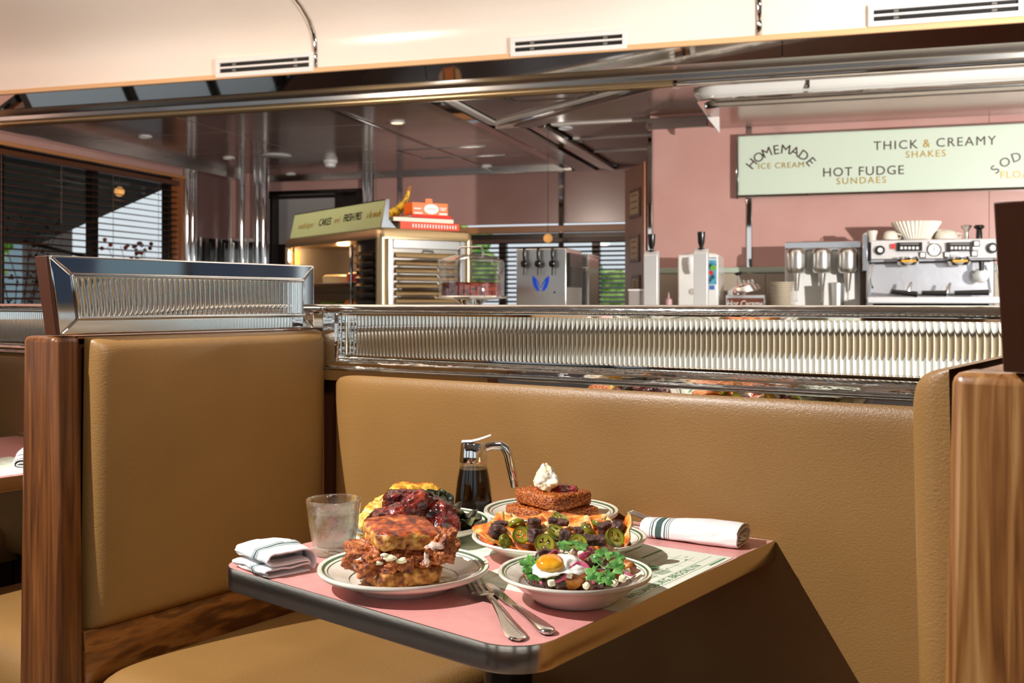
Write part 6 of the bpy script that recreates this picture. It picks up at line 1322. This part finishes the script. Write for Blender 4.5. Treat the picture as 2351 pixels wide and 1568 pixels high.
# --- cutlery
CUT = mat('cutlery_steel', (0.70, 0.67, 0.62, 1), rough=0.12, metal=1)
def ribbon(st, seg=10):
    rings = []
    for x, w_, z, t_ in st:
        ring = []
        for k in range(seg): a_ = 2 * pi * k / seg; ring.append((x, w_ * cos(a_), z + t_ * sin(a_)))
        rings.append(ring)
    return MB().loft(rings)
def fork(label, tip, end, z, length=None, pitch=0.0):
    d = Vector((end.x - tip.x, end.y - tip.y)); L = length or d.length; t = thing('fork', label, 'fork', (tip.x, tip.y, z), atan2(d.y, d.x)); k = L / 0.21
    t.rotation_euler = (0, pitch, atan2(d.y, d.x))
    ribbon([(x * k, w_ * k, z_ * k, 0.0013 * q) for x, w_, z_, q in ((0.060, 0.0118, 0.0045, .7), (0.066, 0.0118, 0.0038, .9), (0.074, 0.0095, 0.0042, 1), (0.082, 0.0050, 0.0062, 1.3), (0.092, 0.0034, 0.0092, 1.5), (0.115, 0.0036, 0.0095, 1.5), (0.150, 0.0056, 0.0070, 1.5), (0.180, 0.0088, 0.0045, 1.5), (0.198, 0.0100, 0.0030, 1.5), (0.206, 0.0078, 0.0024, 1.3), (0.210, 0.0030, 0.0022, 1))]).build('handle', CUT, t, smooth=60)
    for i in range(4):
        y = (-0.0095 + i * 0.00633) * k
        MB().loft([[(x * k, y + s_[0] * w_ * k, (z_ + s_[1] * 0.0010) * k) for s_ in ((-1, -1), (1, -1), (1, 1), (-1, 1))] for x, w_, z_ in ((0.0, 0.0007, 0.0090), (0.004, 0.0012, 0.0082), (0.03, 0.0016, 0.0046), (0.050, 0.0017, 0.0038), (0.063, 0.0019, 0.0042))]).build('tine', CUT, t, bevel=0.0004 * k)
    return t
def knife(label, tip, end, z, length=None, pitch=0.0):
    d = Vector((end.x - tip.x, end.y - tip.y)); L = length or d.length; k = L / 0.22
    t = thing('table_knife', label, 'knife', (tip.x, tip.y, z), 0); t.rotation_euler = (0, pitch, atan2(d.y, d.x))
    MB().prism([(x * k, y * k) for x, y in ((0.0, 0.003), (0.004, -0.005), (0.02, -0.0088), (0.09, -0.0080), (0.105, -0.0052), (0.112, -0.0045), (0.112, 0.0045), (0.06, 0.0062), (0.012, 0.0070))], 0.0012, 0.0030).build('blade', CUT, t, bevel=0.0006)
    ribbon([(x * k, w_ * k, z_, t_) for x, w_, z_, t_ in ((0.106, 0.0040, 0.0025, .0016), (0.116, 0.0050, 0.003, .0026), (0.15, 0.0062, 0.0036, .0033), (0.19, 0.0092, 0.0040, .0038), (0.21, 0.0098, 0.0040, .0038), (0.217, 0.0075, 0.0038, .0034), (0.220, 0.0030, 0.0036, .0018))], 14).build('handle', CUT, t, smooth=60)
    return t
fork('steel fork lying at the front corner of table', spot(1078, 1335, TZ), spot(1192, 1475, TZ), TZ + 0.0005)
knife('steel table knife lying beside the fork', spot(1118, 1344, TZ), spot(1263, 1461, TZ), TZ + 0.0003)

# --- napkins
LINEN = mat('white_linen', S(240, 240, 240), rough=0.85, bump=0.15, bscale=900, bdist=0.0006, sheen=0.2); STRIPE = mat('green_stripe', S(66, 92, 88), rough=0.85)
def cloth(path, width, stripes, name, parent, thick=0.0022, wob=0.0012, axis_stripes=True, taper=None, seed=0, nw=40):
    """a folded strip: path in (x, z), swept along y; stripes at fractions of y (axis) or of the path"""
    pts = []
    n = len(path)
    for i in range(n - 1):
        p0, q1, q2_, q3_ = [Vector(path[j]) for j in (max(i - 1, 0), i, i + 1, min(i + 2, n - 1))]
        for k in range(5):
            t = k / 5.0; pts.append(0.5 * ((2 * q1) + (q2_ - p0) * t + (2 * p0 - 5 * q1 + 4 * q2_ - q3_) * t * t + (3 * q1 - p0 - 3 * q2_ + q3_) * t ** 3))
    pts.append(Vector(path[-1])); m = len(pts)
    def f(a_, b_):
        i = min(int(round(b_ * (m - 1))), m - 1); p_ = pts[i]; y = (a_ - 0.5) * width
        s_ = taper(a_) if taper else (1, 1)
        q = Vector((p_.x * s_[0], y, p_.y * s_[1])); nz = wob * fbm((q.x * 40 + seed, q.y * 30, p_.y * 120 + b_ * 9), 2)
        return (q.x + nz, q.y + nz * 1.5 * sin(b_ * 9), max(q.z + nz, 0.0012))
    g = MB(); g.grid(nw, m - 1, f)
    for fi in range(len(g.f)):
        a_ = (fi % nw + 0.5) / nw; b_ = (fi // nw + 0.5) / (m - 1); u_ = a_ if axis_stripes else b_
        if any(lo <= u_ <= hi for lo, hi in stripes): g.mi[fi] = 1
    return g.build(name, [LINEN, STRIPE], parent, smooth=180, solid=thick)
# folded napkin at the left end of the table
nl_ = spot(634, 1305, TZ); nk = thing('folded_napkin', 'white folded napkin with green stripe beside the water glass', 'napkin', (nl_.x, nl_.y, TZ + 0.0004), 0)
nk.rotation_euler = (0, 0, radians(40))
spiral = [(0.030, 0.0015), (-0.030, 0.0012), (-0.040, 0.006), (-0.036, 0.011), (0.020, 0.0105), (0.030, 0.0115), (0.024, 0.0155), (-0.020, 0.0155), (-0.034, 0.018), (-0.038, 0.024), (-0.032, 0.030), (0.0, 0.0325), (0.028, 0.030), (0.038, 0.023), (0.040, 0.012), (0.036, 0.004)]
tp_ = lambda a_: (1.0 - 0.10 * (1 - a_), 1.05 - 0.18 * abs(a_ - 0.5))
mo_ = cloth([(y, z) for y, z in spiral], 0.088, [(0.30, 0.31), (0.325, 0.335), (0.36, 0.41), (0.435, 0.445)], 'linen', nk, wob=0.0022, axis_stripes=True, taper=tp_, seed=3, nw=100)
# rolled napkin by the wall with fork and knife inside
ra = spot(1480, 1232, TZ); rb = spot(1716, 1256, TZ); dr_ = (rb - ra); Lr = dr_.length
rn_ = thing('rolled_napkin', 'white rolled napkin with green stripes lying along the wall', 'napkin', (ra.x + dr_.x / 2, ra.y + dr_.y / 2 + 0.012, TZ + 0.0004), atan2(dr_.y, dr_.x) - pi / 2 - 0.06)
roll = [(x * 1.06, z * 1.28) for x, z in [(0.012, 0.012), (-0.014, 0.0125), (-0.020, 0.009), (-0.012, 0.0065), (0.022, 0.006), (0.026, 0.012), (0.016, 0.0185), (-0.016, 0.019), (-0.028, 0.012), (-0.024, 0.003), (0.0, 0.0012), (0.028, 0.0025), (0.031, 0.011), (0.024, 0.021), (0.0, 0.0240), (-0.024, 0.0205), (-0.031, 0.011)]]
tp2 = lambda a_: (0.72 + 0.28 * min(1, a_ * 1.5), 0.80 + 0.22 * min(1, a_ * 1.6))
ro = cloth(roll, Lr * 0.98, [(0.105, 0.112), (0.13, 0.137), (0.17, 0.235), (0.262, 0.270), (0.285, 0.293), (0.308, 0.316)], 'linen', rn_, wob=0.0016, taper=tp2, seed=8, nw=150)
ax = dr_.normalized()
tipf = spot(1452, 1180, TZ + 0.018)
fk = fork('fork with tines sticking out of the rolled napkin', Vector((ra.x - ax.x * 0.012 - 0.010, ra.y - ax.y * 0.012 + 0.030, 0)), Vector((rb.x, rb.y, 0)), TZ + 0.024, 0.19, 0.085)
knife('knife blade sticking out of the rolled napkin', Vector((ra.x - ax.x * 0.028, ra.y - ax.y * 0.028 + 0.014, 0)), Vector((rb.x, rb.y, 0)), TZ + 0.011, 0.19, 0.02)

# --- neighbouring table
placemat('printed placemat on the neighbouring booth table', P(-2.36, 0.96, TZ), RP, 0.25, 0.34, 31)
n2 = thing('rolled_napkin', 'rolled napkin on the neighbouring table nearest the bench post', 'napkin', P(-2.22, 1.27, TZ + 0.0004), RP + 0.9)
cloth(roll, 0.15, [(0.17, 0.235), (0.262, 0.270)], 'linen', n2, taper=tp2, seed=5, nw=60)
n3 = thing('rolled_napkin', 'rumpled napkin with fork on the neighbouring table', 'napkin', P(-2.42, 1.42, TZ + 0.0004), RP + 1.2)
cloth(roll, 0.13, [(0.17, 0.235)], 'linen', n3, taper=tp2, wob=0.004, seed=6, nw=60)
fork('fork resting on the rumpled napkin at far left', P(-2.36, 1.40, 0), P(-2.56, 1.44, 0), TZ + 0.026)
